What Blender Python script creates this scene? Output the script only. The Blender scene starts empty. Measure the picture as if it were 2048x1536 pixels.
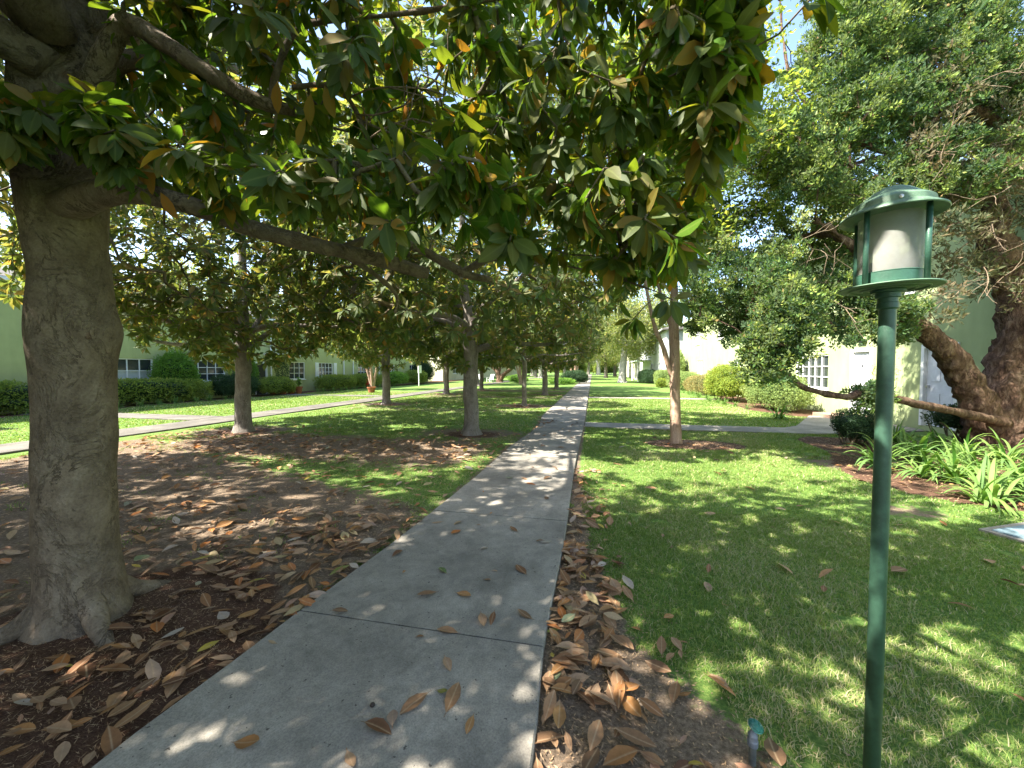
import bpy, math, random
import numpy as np
from mathutils import Vector, noise
rng = np.random.default_rng(7); random.seed(7)
S = bpy.context.scene; COL = S.collection
R = math.radians
# ------------------------------------------------------------------ camera
F = 770.0; EYE = 1.55
YAW = math.atan(161/770); PIT = math.atan(28/770)
FW = np.array((-math.sin(YAW)*math.cos(PIT), math.cos(YAW)*math.cos(PIT), -math.sin(PIT)))
RT = np.array((math.cos(YAW), math.sin(YAW), 0.0)); UP = np.cross(RT, FW)
EYEP = np.array((0, 0, EYE))
def P(u, v, d):                                   # a point seen at (u, v), d metres ahead
    return EYEP + d*(FW + RT*(u-1024)/F + UP*(768-v)/F)
def G(u, v, z=0.0):                               # where that sight line meets the ground
    r = FW + RT*(u-1024)/F + UP*(768-v)/F
    return EYEP + r*((z-EYE)/r[2])
def proj(p):
    q = np.asarray(p)-EYEP
    d = q@FW
    return 1024+F*(q@RT)/d, 768-F*(q@UP)/d, d
cd = bpy.data.cameras.new('camera'); cam = bpy.data.objects.new('camera', cd); COL.objects.link(cam)
cd.sensor_width = 36; cd.lens = 36*F/2048; cd.clip_start = .05; cd.clip_end = 2000
cam.location = (0, 0, EYE); cam.rotation_euler = (R(90)-PIT, 0, YAW)
S.camera = cam
# ------------------------------------------------------------------ light
SUN_AZ = R(31); SUN_EL = R(49)                    # light travels towards (cos az, sin az)
ld = bpy.data.lights.new('sun', 'SUN'); ld.energy = 5.0; ld.angle = R(.55); ld.color = (1, .94, .83)
sun = bpy.data.objects.new('sun', ld); COL.objects.link(sun)
tr = Vector((math.cos(SUN_AZ)*math.cos(SUN_EL), math.sin(SUN_AZ)*math.cos(SUN_EL), -math.sin(SUN_EL)))
sun.rotation_euler = tr.to_track_quat('-Z', 'Y').to_euler()
w = bpy.data.worlds.new('World'); S.world = w; w.use_nodes = True
nt = w.node_tree; bg = nt.nodes['Background']; sky = nt.nodes.new('ShaderNodeTexSky')
sky.sky_type = 'NISHITA'; sky.sun_disc = False; sky.sun_elevation = SUN_EL
sky.sun_rotation = math.atan2(-tr.x, -tr.y); sky.air_density = 1.0; sky.dust_density = 1.5; sky.ozone_density = 1.0
nt.links.new(sky.outputs[0], bg.inputs[0]); bg.inputs[1].default_value = .13
S.view_settings.view_transform = 'Standard'; S.view_settings.look = 'None'; S.view_settings.gamma = 1
S.view_settings.exposure = 2.2
S.cycles.max_bounces = 6; S.cycles.diffuse_bounces = 4; S.cycles.glossy_bounces = 2; S.cycles.transmission_bounces = 5
S.cycles.sample_clamp_indirect = 6
# ------------------------------------------------------------------ materials
class NT:
    def __init__(s, name, rough=.8, spec=.5):
        s.m = bpy.data.materials.new(name); s.m.use_nodes = True; s.t = s.m.node_tree
        s.b = s.t.nodes['Principled BSDF']; s.b.inputs['Roughness'].default_value = rough
        s.b.inputs['Specular IOR Level'].default_value = spec
        s.out = s.t.nodes['Material Output']
    def n(s, typ, **k):
        nd = s.t.nodes.new('ShaderNode'+typ)
        for a, b in k.items(): setattr(nd, a, b)
        return nd
    def link(s, a, b): s.t.links.new(a, b)
    def coord(s, scale=(1, 1, 1)):
        g = s.n('NewGeometry'); mp = s.n('Mapping'); mp.inputs['Scale'].default_value = scale
        s.link(g.outputs['Position'], mp.inputs[0]); return mp.outputs[0]
    def objco(s, scale=(1, 1, 1)):
        g = s.n('TexCoord'); mp = s.n('Mapping'); mp.inputs['Scale'].default_value = scale
        s.link(g.outputs['Object'], mp.inputs[0]); return mp.outputs[0]
    def noise(s, co, scale, detail=4, rough=.6, dist=0):
        nd = s.n('TexNoise'); nd.inputs['Scale'].default_value = scale; nd.inputs['Detail'].default_value = detail
        nd.inputs['Roughness'].default_value = rough; nd.inputs['Distortion'].default_value = dist
        s.link(co, nd.inputs['Vector']); return nd.outputs['Fac']
    def ramp(s, fac, stops):
        nd = s.n('ValToRGB'); e = nd.color_ramp.elements
        while len(e) < len(stops): e.new(.5)
        for k, (p, c) in enumerate(stops):
            e[k].position = p; e[k].color = (*c, 1) if not isinstance(c, float) else (c, c, c, 1)
        s.link(fac, nd.inputs[0]); return nd.outputs['Color']
    def mix(s, f, a, b, mode='MIX'):
        nd = s.n('Mix', data_type='RGBA', blend_type=mode)
        for v, k in ((f, 0), (a, 6), (b, 7)):
            if isinstance(v, (int, float)): nd.inputs[k].default_value = v
            elif isinstance(v, tuple): nd.inputs[k].default_value = (*v, 1)
            else: s.link(v, nd.inputs[k])
        return nd.outputs[2]
    def math(s, op, a, b=0.0, clamp=False):
        nd = s.n('Math', operation=op, use_clamp=clamp)
        for v, k in ((a, 0), (b, 1)):
            if isinstance(v, (int, float)): nd.inputs[k].default_value = v
            else: s.link(v, nd.inputs[k])
        return nd.outputs[0]
    def attr(s, name): 
        a = s.n('Attribute', attribute_name=name); return a.outputs['Fac']
    def bump(s, h, strength=.3, dist=.01):
        nd = s.n('Bump'); nd.inputs['Strength'].default_value = strength; nd.inputs['Distance'].default_value = dist
        s.link(h, nd.inputs['Height']); s.link(nd.outputs[0], s.b.inputs['Normal'])
    def base(s, c):
        if isinstance(c, tuple): s.b.inputs['Base Color'].default_value = (*c, 1)
        else: s.link(c, s.b.inputs['Base Color'])
def leafmat(name, tops, back, trans, tf=.3, rough=.35, veins=False):
    """tops: ramp over the per-leaf attribute; back: underside colour ramp; trans: colour of light coming through"""
    m = NT(name, rough, .38); a = m.attr('rnd')
    top = m.ramp(a, tops); bk = m.ramp(a, back); g = m.n('NewGeometry')
    c = m.mix(g.outputs['Backfacing'], top, bk)
    if veins: c = m.mix(m.ramp(m.attr('rib'), [(0, .6), (.14, 0.0)]), c, (.17, .2, .05))
    c = m.mix(.35, c, m.mix(m.noise(m.coord(), 9, 2), (.3,)*3, (1.5,)*3), 'MULTIPLY')
    m.base(c)
    ro = m.math('MULTIPLY_ADD', g.outputs['Backfacing'], .35); ro.node.inputs[2].default_value = rough
    m.link(ro, m.b.inputs['Roughness'])
    t = m.n('BsdfTranslucent'); m.link(m.ramp(a, trans), t.inputs[0])
    mx = m.n('MixShader'); mx.inputs[0].default_value = tf
    m.link(m.b.outputs[0], mx.inputs[1]); m.link(t.outputs[0], mx.inputs[2]); m.link(mx.outputs[0], m.out.inputs[0])
    return m.m
M = {}
M['mag'] = leafmat('magnolia_leaf',
    [(0, (.026, .075, .010)), (.5, (.05, .12, .016)), (.9, (.08, .155, .022)), (.955, (.34, .28, .02)), (.985, (.42, .16, .03))],
    [(0, (.035, .065, .014)), (.5, (.06, .085, .02)), (.86, (.085, .09, .016)), (.945, (.14, .10, .02)), (.975, (.30, .2, .03)), (1, (.36, .15, .04))],
    [(0, (.16, .32, .015)), (.6, (.28, .38, .02)), (.9, (.42, .38, .02)), (1, (.7, .3, .02))], .34, .27, True)
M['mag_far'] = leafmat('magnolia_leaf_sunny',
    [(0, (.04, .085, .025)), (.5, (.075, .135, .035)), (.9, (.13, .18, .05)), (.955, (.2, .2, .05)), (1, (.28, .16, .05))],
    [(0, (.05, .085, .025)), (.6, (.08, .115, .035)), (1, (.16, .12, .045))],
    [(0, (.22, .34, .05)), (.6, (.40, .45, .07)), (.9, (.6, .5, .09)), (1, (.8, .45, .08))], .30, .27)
M['crape'] = leafmat('crape_leaf',
    [(0, (.09, .16, .03)), (.5, (.16, .25, .045)), (1, (.26, .30, .05))], [(0, (.12, .2, .05)), (1, (.25, .3, .08))],
    [(0, (.35, .5, .05)), (1, (.6, .62, .08))], .45, .5)
M['sycamore'] = leafmat('sycamore_leaf',
    [(0, (.08, .13, .035)), (.6, (.15, .21, .06)), (1, (.25, .25, .07))], [(0, (.12, .17, .06)), (1, (.22, .24, .1))],
    [(0, (.35, .45, .1)), (1, (.6, .55, .15))], .45, .55)
M['juniper'] = leafmat('juniper_spray',
    [(0, (.03, .075, .022)), (.4, (.09, .17, .04)), (.72, (.27, .35, .07)), (.93, (.30, .28, .09)), (1, (.28, .17, .08))],
    [(0, (.035, .07, .035)), (1, (.13, .16, .06))], [(0, (.16, .32, .06)), (1, (.5, .58, .1))], .25, .75)
M['juniper_dry'] = leafmat('juniper_dry_spray',
    [(0, (.05, .075, .03)), (.5, (.09, .10, .045)), (1, (.17, .12, .07))],
    [(0, (.05, .07, .03)), (1, (.14, .10, .06))], [(0, (.2, .2, .07)), (1, (.35, .25, .1))], .22, .7)
def shrubmat(name, a, b, c):
    return leafmat(name, [(0, a), (.5, b), (1, c)], [(0, a), (1, b)],
                   [(0, tuple(min(1, 2.4*x) for x in a)), (1, tuple(min(1, 2.4*x) for x in c))], .3, .45)
M['hedge'] = shrubmat('hedge_leaf', (.07, .13, .02), (.17, .24, .04), (.34, .36, .06))
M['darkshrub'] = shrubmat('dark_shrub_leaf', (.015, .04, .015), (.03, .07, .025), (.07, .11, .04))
M['vine'] = shrubmat('vine_leaf', (.06, .14, .018), (.12, .24, .03), (.22, .34, .05))
M['lime'] = shrubmat('lime_shrub_leaf', (.09, .15, .02), (.19, .25, .03), (.34, .34, .05))
M['pale'] = shrubmat('pale_shrub_leaf', (.10, .16, .05), (.18, .25, .07), (.30, .32, .10))
M['orange'] = shrubmat('orange_shrub_leaf', (.12, .15, .05), (.24, .21, .07), (.34, .22, .09))
M['strap'] = leafmat('strap_leaf', [(0, (.028, .095, .018)), (.6, (.055, .15, .022)), (1, (.13, .22, .035))],
    [(0, (.08, .16, .04)), (1, (.18, .28, .06))], [(0, (.14, .38, .03)), (1, (.3, .5, .05))], .24, .33)
def litter(name):
    m = NT(name, .6, .35); a = m.attr('rnd'); g = m.n('NewGeometry')
    c = m.ramp(a, [(0, (.10, .045, .02)), (.2, (.20, .095, .045)), (.45, (.33, .16, .055)), (.65, (.40, .22, .09)), (.8, (.44, .15, .035)),
                   (.9, (.36, .25, .19)), (.95, (.46, .40, .33)), (.975, (.10, .17, .05)), (1, (.5, .36, .05))])
    c2 = m.ramp(a, [(0, (.14, .08, .045)), (.5, (.34, .19, .095)), (.9, (.40, .26, .16)), (1, (.4, .33, .15))])
    c = m.mix(g.outputs['Backfacing'], c, c2)
    c = m.mix(m.ramp(m.attr('rib'), [(0, .55), (.16, 0.0)]), c, (.5, .36, .22))
    c = m.mix(.6, c, m.mix(m.noise(m.coord(), 60, 4, .7), (.35,)*3, (1.6,)*3), 'MULTIPLY')
    m.base(c); t = m.n('BsdfTranslucent'); m.link(c, t.inputs[0])
    mx = m.n('MixShader'); mx.inputs[0].default_value = .2
    m.link(m.b.outputs[0], mx.inputs[1]); m.link(t.outputs[0], mx.inputs[2]); m.link(mx.outputs[0], m.out.inputs[0]); return m.m
M['litter'] = litter('dry_leaf')
def bark(name, c0, c1, c2, sc=(1, 1, .35), s=9, bs=.6, bd=.02, patch=None):
    m = NT(name, .9, .2); co = m.coord(sc)
    n1 = m.noise(co, s, 8, .7, .4); n2 = m.noise(m.coord(), 3.2, 4, .6); n3 = m.noise(m.coord(), 70, 4, .7)
    c = m.ramp(n1, [(.28, c0), (.5, c1), (.72, c2)])
    c = m.mix(.55, c, m.ramp(n2, [(.3, .5), (.7, 1.35)]), 'MULTIPLY')
    c = m.mix(.5, c, m.ramp(n3, [(.3, .45), (.7, 1.4)]), 'MULTIPLY')
    n4 = m.noise(co, s*.55, 5, .75, .8); cr = m.ramp(n4, [(.465, 0.0), (.495, 1.0), (.525, 0.0)])
    c = m.mix(m.math('MULTIPLY', cr, m.ramp(n2, [(.45, 0.0), (.6, .75)])), c, tuple(x*.35 for x in c0))
    if patch:
        pf = m.ramp(m.noise(m.coord((1, 1, .8)), 5.5, 3, .55), [(.69, 0.0), (.74, .6)])
        c = m.mix(pf, c, patch)
    m.base(c); h = m.math('ADD', m.math('MULTIPLY_ADD', cr, -.3), m.math('MULTIPLY_ADD', n3, .35)); h.node.inputs[0].links[0].from_node.inputs[2].default_value = 0; m.link(n1, h.node.inputs[1].links[0].from_node.inputs[2]); m.bump(h, bs, bd); return m.m
M['bark_mag'] = bark('magnolia_bark', (.125, .092, .064), (.205, .158, .115), (.28, .228, .175), (1, 1, .7), 8, .85, .025, (.15, .075, .04))
M['bark_far'] = bark('grey_bark', (.13, .11, .095), (.23, .2, .175), (.33, .30, .27), (1, 1, .4), 9)
M['bark_crape'] = bark('crape_bark', (.27, .16, .11), (.42, .28, .2), (.52, .39, .3), (1, 1, .12), 12, .35, .01)
M['bark_pale'] = bark('pale_bark', (.27, .25, .22), (.45, .42, .38), (.62, .59, .55), (1, 1, .7), 5, .3, .02)
M['bark_jun'] = bark('juniper_bark', (.045, .025, .017), (.15, .09, .06), (.34, .24, .17), (1, 1, .3), 11, 1.0, .05)
M['twig'] = bark('twig_bark', (.09, .07, .045), (.17, .14, .09), (.25, .2, .14))
M['twig_pale'] = bark('dead_twig', (.13, .09, .06), (.23, .17, .115), (.32, .25, .18))
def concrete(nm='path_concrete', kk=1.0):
    m = NT(nm, .85, .3); co = m.coord()
    c = m.ramp(m.noise(co, 1.6, 6, .6), [(.3, (.19, .172, .145)), (.7, (.34, .31, .262))])
    c = m.mix(.5, c, m.ramp(m.noise(co, 120, 3, .8), [(.35, .55), (.6, 1.25)]), 'MULTIPLY')
    c = m.mix(.5, c, m.ramp(m.noise(co, 14, 5, .7), [(.35, .7), (.65, 1.2)]), 'MULTIPLY')
    c = m.mix(.7, c, m.ramp(m.noise(m.coord((1, .7, 1)), 1.1, 7, .7, .6), [(.35, .62), (.5, 1.0), (.68, 1.3)]), 'MULTIPLY')
    st = m.noise(co, 1.7, 9, .8, 1.2); c = m.mix(m.ramp(st, [(.493, 0.0), (.5, .6), (.507, 0.0)]), c, (.10, .095, .085))
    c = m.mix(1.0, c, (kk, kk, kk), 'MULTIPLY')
    sp = m.ramp(m.noise(co, 42, 2, .5), [(.27, 1.0), (.30, 0.0)]); c = m.mix(sp, c, (.09, .08, .07))
    m.base(c); m.bump(m.noise(co, 180, 3, .8), .25, .004); return m.m
M['concrete'] = concrete()
M['concrete_shaded'] = concrete('side_path_concrete', .5)  # path concrete darkened all over: dappled shade and dirt put into the colour
def ground():
    m = NT('ground_soil_and_turf', .95, .15); co = m.coord()
    fine = m.noise(co, 90, 5, .8); mid = m.noise(co, 7, 5, .65); big = m.noise(co, .6, 4, .6)
    grass = m.ramp(m.noise(co, 38, 6, .8), [(.3, (.04, .085, .02)), (.5, (.11, .195, .045)), (.66, (.25, .31, .09)), (.8, (.40, .36, .17))])
    grass = m.mix(.6, grass, m.ramp(big, [(.3, (.75, .85, .7)), (.7, (1.3, 1.2, 1.1))]), 'MULTIPLY')
    soil = m.ramp(m.noise(co, 45, 8, .85), [(.3, (.07, .05, .036)), (.48, (.165, .122, .085)), (.6, (.30, .225, .16)), (.75, (.42, .33, .24))])
    mulch = m.ramp(m.noise(m.coord((1, 3, 1)), 55, 6, .85, 1.0), [(.3, (.03, .016, .011)), (.5, (.105, .056, .036)), (.7, (.25, .15, .095))])
    k = m.math('ADD', m.attr('soil'), m.math('MULTIPLY', m.math('SUBTRACT', m.noise(co, 6, 10, .85), .5), 2.3))
    f1 = m.ramp(k, [(.42, 0.0), (.58, 1.0)])
    c = m.mix(f1, grass, soil)
    k2 = m.math('ADD', m.attr('mulch'), m.math('MULTIPLY', m.math('SUBTRACT', mid, .5), .6))
    c = m.mix(m.ramp(k2, [(.42, 0.0), (.55, 1.0)]), c, mulch)
    m.base(c); m.bump(m.math('ADD', fine, mid), .8, .02); return m.m
M['ground'] = ground()
def grassmat():
    return leafmat('grass_blade', [(0, (.065, .14, .028)), (.4, (.135, .23, .045)), (.68, (.27, .335, .08)), (.82, (.42, .40, .18)), (1, (.52, .45, .28))],
        [(0, (.08, .15, .025)), (.7, (.2, .28, .06)), (1, (.46, .4, .22))], [(0, (.2, .36, .04)), (.8, (.34, .48, .05)), (1, (.5, .45, .2))], .3, .55)
M['grass'] = grassmat()
def stucco(name, c):
    m = NT(name, .92, .15); co = m.coord()
    k = m.mix(.5, c, m.ramp(m.noise(co, 1.1, 5, .6), [(.3, .78), (.7, 1.15)]), 'MULTIPLY')
    k = m.mix(.35, k, m.ramp(m.noise(m.coord((1, 1, .2)), 3, 5, .6), [(.35, .8), (.6, 1.1)]), 'MULTIPLY')
    m.base(k); m.bump(m.noise(co, 60, 4, .7), .35, .01); return m.m
M['stucco_l'] = stucco('sage_stucco', (.42, .45, .21))
M['stucco_r'] = stucco('pale_green_stucco', (.36, .42, .21))
M['stucco_c'] = stucco('cream_stucco', (.6, .58, .42))
M['stucco_g'] = stucco('grey_stucco', (.42, .44, .40))
def plain(name, c, rough=.5, spec=.5, var=.25, sc=8, bump=0, metal=0):
    m = NT(name, rough, spec)
    k = m.mix(var, c, m.ramp(m.noise(m.objco(), sc, 5, .7), [(.3, .35), (.7, 1.4)]), 'MULTIPLY')
    m.base(k); m.b.inputs['Metallic'].default_value = metal
    if bump: m.bump(m.noise(m.objco(), sc*10, 3), bump, .002)
    return m.m
M['white'] = plain('white_paint', (.78, .79, .78), .5, .4, .12)
M['whitescreen'] = plain('white_door_paint', (.66, .68, .72), .55, .3, .15)
M['dark'] = plain('dark_door_screen', (.02, .022, .022), .5)
M['roof'] = plain('roof_shingle', (.13, .12, .11), .95, .1, .5, 12)
M['glasswin'] = plain('window_glass', (.035, .045, .045), .08, .8, .5, 2)
M['curtain'] = plain('window_curtain', (.45, .5, .5), .35, .6, .4, 4)
M['terracotta'] = plain('terracotta', (.34, .12, .06), .8, .2, .4, 9)
M['red'] = plain('red_cloth', (.55, .03, .03), .7, .2, .3)
M['lampgreen'] = plain('green_lamp_paint', (.035, .10, .068), .42, .5, .55, 16, .3)
M['lampgreen2'] = plain('weathered_green_paint', (.12, .20, .13), .55, .5, .55, 22, .3)
M['postgreen'] = plain('green_post_paint', (.036, .088, .058), .42, .5, .5, 30, .5)
M['louvre'] = plain('grey_louvre', (.12, .14, .17), .5, .5, .3, 20)
M['bulb'] = plain('bulb_glass', (.85, .86, .9), .2, .5, .05)
M['steel'] = plain('steel_screw', (.5, .5, .48), .3, .5, .2, 20, 0, 1)
M['brick'] = plain('brick_step', (.34, .22, .16), .9, .2, .5, 14)
M['lid'] = plain('blue_grey_cover', (.17, .24, .27), .75, .3, .5, 14, .4)
M['pvc'] = plain('grey_riser_pipe', (.10, .105, .095), .7, .3, .5, 40)
M['sprink'] = plain('teal_sprinkler_cap', (.012, .085, .065), .35, .5, .3, 40)
M['acorn'] = plain('dark_seed', (.03, .02, .015), .8)
def frost():
    m = NT('frosted_lamp_glass', .5, .5); co = m.objco()
    c = m.ramp(m.noise(co, 11, 6, .7), [(.3, (.50, .49, .44)), (.7, (.66, .66, .62))]); m.base(c)
    m.b.inputs['Transmission Weight'].default_value = .0
    t = m.n('BsdfTranslucent'); m.link(c, t.inputs[0]); tp = m.n('BsdfTransparent'); tp.inputs[0].default_value = (.85, .87, .85, 1)
    a = m.n('MixShader'); a.inputs[0].default_value = .5; m.link(m.b.outputs[0], a.inputs[1]); m.link(t.outputs[0], a.inputs[2])
    b = m.n('MixShader'); b.inputs[0].default_value = .6; m.link(a.outputs[0], b.inputs[1]); m.link(tp.outputs[0], b.inputs[2])
    m.link(b.outputs[0], m.out.inputs[0]); return m.m
M['frost'] = frost()
# ------------------------------------------------------------------ mesh helpers
class MB:
    def __init__(s): s.v = []; s.f3 = []; s.f4 = []; s.m3 = []; s.m4 = []; s.a = []; s.r = []; s.n = 0
    def add(s, v, f3=None, f4=None, mat=0, a=None, rib=None):
        v = np.asarray(v, float).reshape(-1, 3)
        if f3 is not None and len(f3): f3 = np.asarray(f3, int).reshape(-1, 3); s.f3.append(f3+s.n); s.m3.append(np.full(len(f3), mat))
        if f4 is not None and len(f4): f4 = np.asarray(f4, int).reshape(-1, 4); s.f4.append(f4+s.n); s.m4.append(np.full(len(f4), mat))
        s.r.append(np.ones(len(v)) if rib is None else rib); s.v.append(v); s.a.append(np.full(len(v), .5) if a is None else np.asarray(a, float)); s.n += len(v)
    def box(s, x0, y0, z0, x1, y1, z1, mat=0):
        v = [(x, y, z) for z in (z0, z1) for y in (y0, y1) for x in (x0, x1)]
        s.add(v, None, [(0, 2, 3, 1), (4, 5, 7, 6), (0, 1, 5, 4), (2, 6, 7, 3), (0, 4, 6, 2), (1, 3, 7, 5)], mat)
    def tube(s, pts, rad, n=8, mat=0, cap=True, wob=0.0):
        pts = np.asarray(pts, float); rad = np.broadcast_to(rad, (len(pts),)).astype(float)
        tg = np.gradient(pts, axis=0); tg /= np.linalg.norm(tg, axis=1)[:, None]+1e-9
        u = np.cross(tg[0], (0, 0, 1.0) if abs(tg[0][2]) < .9 else (1.0, 0, 0)); u /= np.linalg.norm(u)
        rings = []; th = np.arange(n)*2*math.pi/n
        for k in range(len(pts)):
            u = u-tg[k]*(u@tg[k]); u /= np.linalg.norm(u); b = np.cross(tg[k], u)
            rr = rad[k]*(1+wob*rng.uniform(-1, 1, n)) if wob else np.full(n, rad[k])
            rings.append(pts[k]+np.outer(np.cos(th)*rr, u)+np.outer(np.sin(th)*rr, b))
        v = np.concatenate(rings); K = len(pts); i = np.arange(n); j = (i+1) % n
        f4 = np.concatenate([np.stack([k*n+i, k*n+j, (k+1)*n+j, (k+1)*n+i], 1) for k in range(K-1)]); f3 = None
        if cap:
            v = np.concatenate([v, pts[:1], pts[-1:]])
            f3 = np.concatenate([np.stack([j, i, np.full(n, K*n)], 1), np.stack([(K-1)*n+i, (K-1)*n+j, np.full(n, K*n+1)], 1)])
        s.add(v, f3, f4, mat)
    def lathe(s, prof, n=48, mat=0, c=(0, 0, 0)):
        th = np.arange(n)*2*math.pi/n; prof = np.asarray(prof, float); K = len(prof)
        v = np.stack([np.outer(prof[:, 0], np.cos(th)).ravel()+c[0], np.outer(prof[:, 0], np.sin(th)).ravel()+c[1], np.repeat(prof[:, 1], n)+c[2]], 1)
        i = np.arange(n); j = (i+1) % n
        s.add(v, None, np.concatenate([np.stack([k*n+i, k*n+j, (k+1)*n+j, (k+1)*n+i], 1) for k in range(K-1)]), mat)
    def build(s, name, mats, parent=None, smooth=False, loc=None):
        me = bpy.data.meshes.new(name); v = np.concatenate(s.v)
        if loc is not None: v = v-np.asarray(loc)
        f3 = np.concatenate(s.f3) if s.f3 else np.zeros((0, 3), int); f4 = np.concatenate(s.f4) if s.f4 else np.zeros((0, 4), int)
        me.vertices.add(len(v)); me.vertices.foreach_set('co', v.ravel().astype(np.float32))
        lp = np.concatenate([f3.ravel(), f4.ravel()]); me.loops.add(len(lp)); me.loops.foreach_set('vertex_index', lp.astype(np.int32))
        st = np.concatenate([np.arange(len(f3))*3, len(f3)*3+np.arange(len(f4))*4]); me.polygons.add(len(st))
        me.polygons.foreach_set('loop_start', st.astype(np.int32))
        mi = np.concatenate((s.m3 or [np.zeros(0, int)])+(s.m4 or [np.zeros(0, int)])); me.polygons.foreach_set('material_index', mi.astype(np.int32))
        me.polygons.foreach_set('use_smooth', np.full(len(st), smooth))
        at = me.attributes.new('rnd', 'FLOAT', 'POINT'); at.data.foreach_set('value', np.concatenate(s.a).astype(np.float32))
        if any(r.min() < 1 for r in s.r):
            at = me.attributes.new('rib', 'FLOAT', 'POINT'); at.data.foreach_set('value', np.concatenate(s.r).astype(np.float32))
        me.update(calc_edges=True); me.validate()
        for m in (mats if isinstance(mats, (list, tuple)) else [mats]): me.materials.append(m)
        o = bpy.data.objects.new(name, me); COL.objects.link(o)
        if loc is not None: o.location = loc
        if parent is not None: o.parent = parent
        return o
def tag(o, label=None, cat=None, group=None, kind=None):
    if label: o['label'] = label
    if cat: o['category'] = cat
    if group: o['group'] = group
    if kind: o['kind'] = kind
    return o
def thing(name, label, cat, loc=(0, 0, 0), group=None, rz=0):
    o = bpy.data.objects.new(name, None); COL.objects.link(o); o.location = loc; o.rotation_euler = (0, 0, rz)
    o.empty_display_size = .1
    return tag(o, label, cat, group)
def copy_tree(o, parent=None):
    c = o.copy(); COL.objects.link(c); c.parent = parent
    for ch in list(o.children): copy_tree(ch, c)
    return c
def unit(a): return a/(np.linalg.norm(a, axis=-1, keepdims=True)+1e-9)
# leaf templates: (t along, s across), faces with normal towards +n
TL = dict(
  hi=(np.array([(0, -.03), (0, .03), (.10, -.28), (.10, 0), (.10, .28), (.3, -.8), (.3, 0), (.3, .8), (.55, -1), (.55, 0), (.55, 1), (.8, -.66), (.8, 0), (.8, .66), (.94, -.25), (.94, 0), (.94, .25), (1, 0)]),
      [(0, 1, 3), (0, 3, 2), (1, 4, 3), (14, 15, 17), (15, 16, 17)],
      [(2, 3, 6, 5), (3, 4, 7, 6), (5, 6, 9, 8), (6, 7, 10, 9), (8, 9, 12, 11), (9, 10, 13, 12), (11, 12, 15, 14), (12, 13, 16, 15)]),
  mid=(np.array([(0, 0), (.5, -1), (.5, 0), (.5, 1), (1, 0)]), [(0, 2, 1), (0, 3, 2), (1, 2, 4), (2, 3, 4)], []),
  lo=(np.array([(0, 0), (.45, -1), (.45, 1), (1, 0)]), [], [(0, 2, 3, 1)]))
def leaves(mb, base, axis, nrm, L, W, a, kind='hi', mat=0, fold=.25, curl=.15):
    T, F3, F4 = TL[kind]; N = len(base); m = len(T)
    axis = unit(axis); nrm = unit(nrm-axis*(nrm*axis).sum(1, keepdims=True)); b = np.cross(axis, nrm)
    t = T[:, 0][None, :, None]; s = T[:, 1][None, :, None]
    L = np.broadcast_to(L, (N,))[:, None, None]; W = np.broadcast_to(W, (N,))[:, None, None]; cu = np.broadcast_to(curl, (N,))[:, None, None]
    v = base[:, None]+axis[:, None]*L*(t-.15*cu*t*t)+b[:, None]*W*s*.5+nrm[:, None]*(np.abs(s)*W*.5*fold-cu*L*t*t)
    off = (np.arange(N)*m)[:, None, None]
    f3 = (np.array(F3)[None]+off).reshape(-1, 3) if F3 else None; f4 = (np.array(F4)[None]+off).reshape(-1, 4) if F4 else None
    if f3 is not None: f3 = f3[:, ::-1]
    if f4 is not None: f4 = f4[:, ::-1]
    mb.add(v.reshape(-1, 3), f3, f4, mat, np.repeat(a, m), np.tile(np.abs(T[:, 1]), N) if kind == 'hi' else None)
def rdir(n): return unit(rng.normal(size=(n, 3)))
def whorls(mb, C, ax, k, L, W, kind, droop=0.3, mat=0, curl=(.05, .3), up=.5, spread=(50, 85)):
    """k leaves round every twig tip"""
    N = len(C); C = np.repeat(C, k, 0); ax = unit(np.repeat(ax, k, 0)+rng.normal(size=(N*k, 3))*.12); n = N*k
    ref = np.repeat(rdir(N), k, 0); u = unit(np.cross(ax, ref)); v = np.cross(ax, u)
    ph = (np.tile(np.arange(k), N)*2.4+rng.uniform(0, .6, n)); th = np.radians(rng.uniform(*spread, n))
    d = ax*np.cos(th)[:, None]+(u*np.cos(ph)[:, None]+v*np.sin(ph)[:, None])*np.sin(th)[:, None]
    d = unit(d+np.array((0, 0, -1.))*np.abs(rng.normal(droop, droop*.5, n))[:, None])
    nr = ax+np.array((0, 0, up))+rng.normal(size=(n, 3))*.25
    base = C-ax*(rng.uniform(0, .06, n)*L/.18)[:, None]+d*.02*L/.18
    l = L*rng.uniform(.65, 1.15, n)
    leaves(mb, base, d, nr, l, l*W*rng.uniform(.85, 1.15, n), rng.uniform(0, 1, n), kind, mat, .25, rng.uniform(*curl, n))
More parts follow.
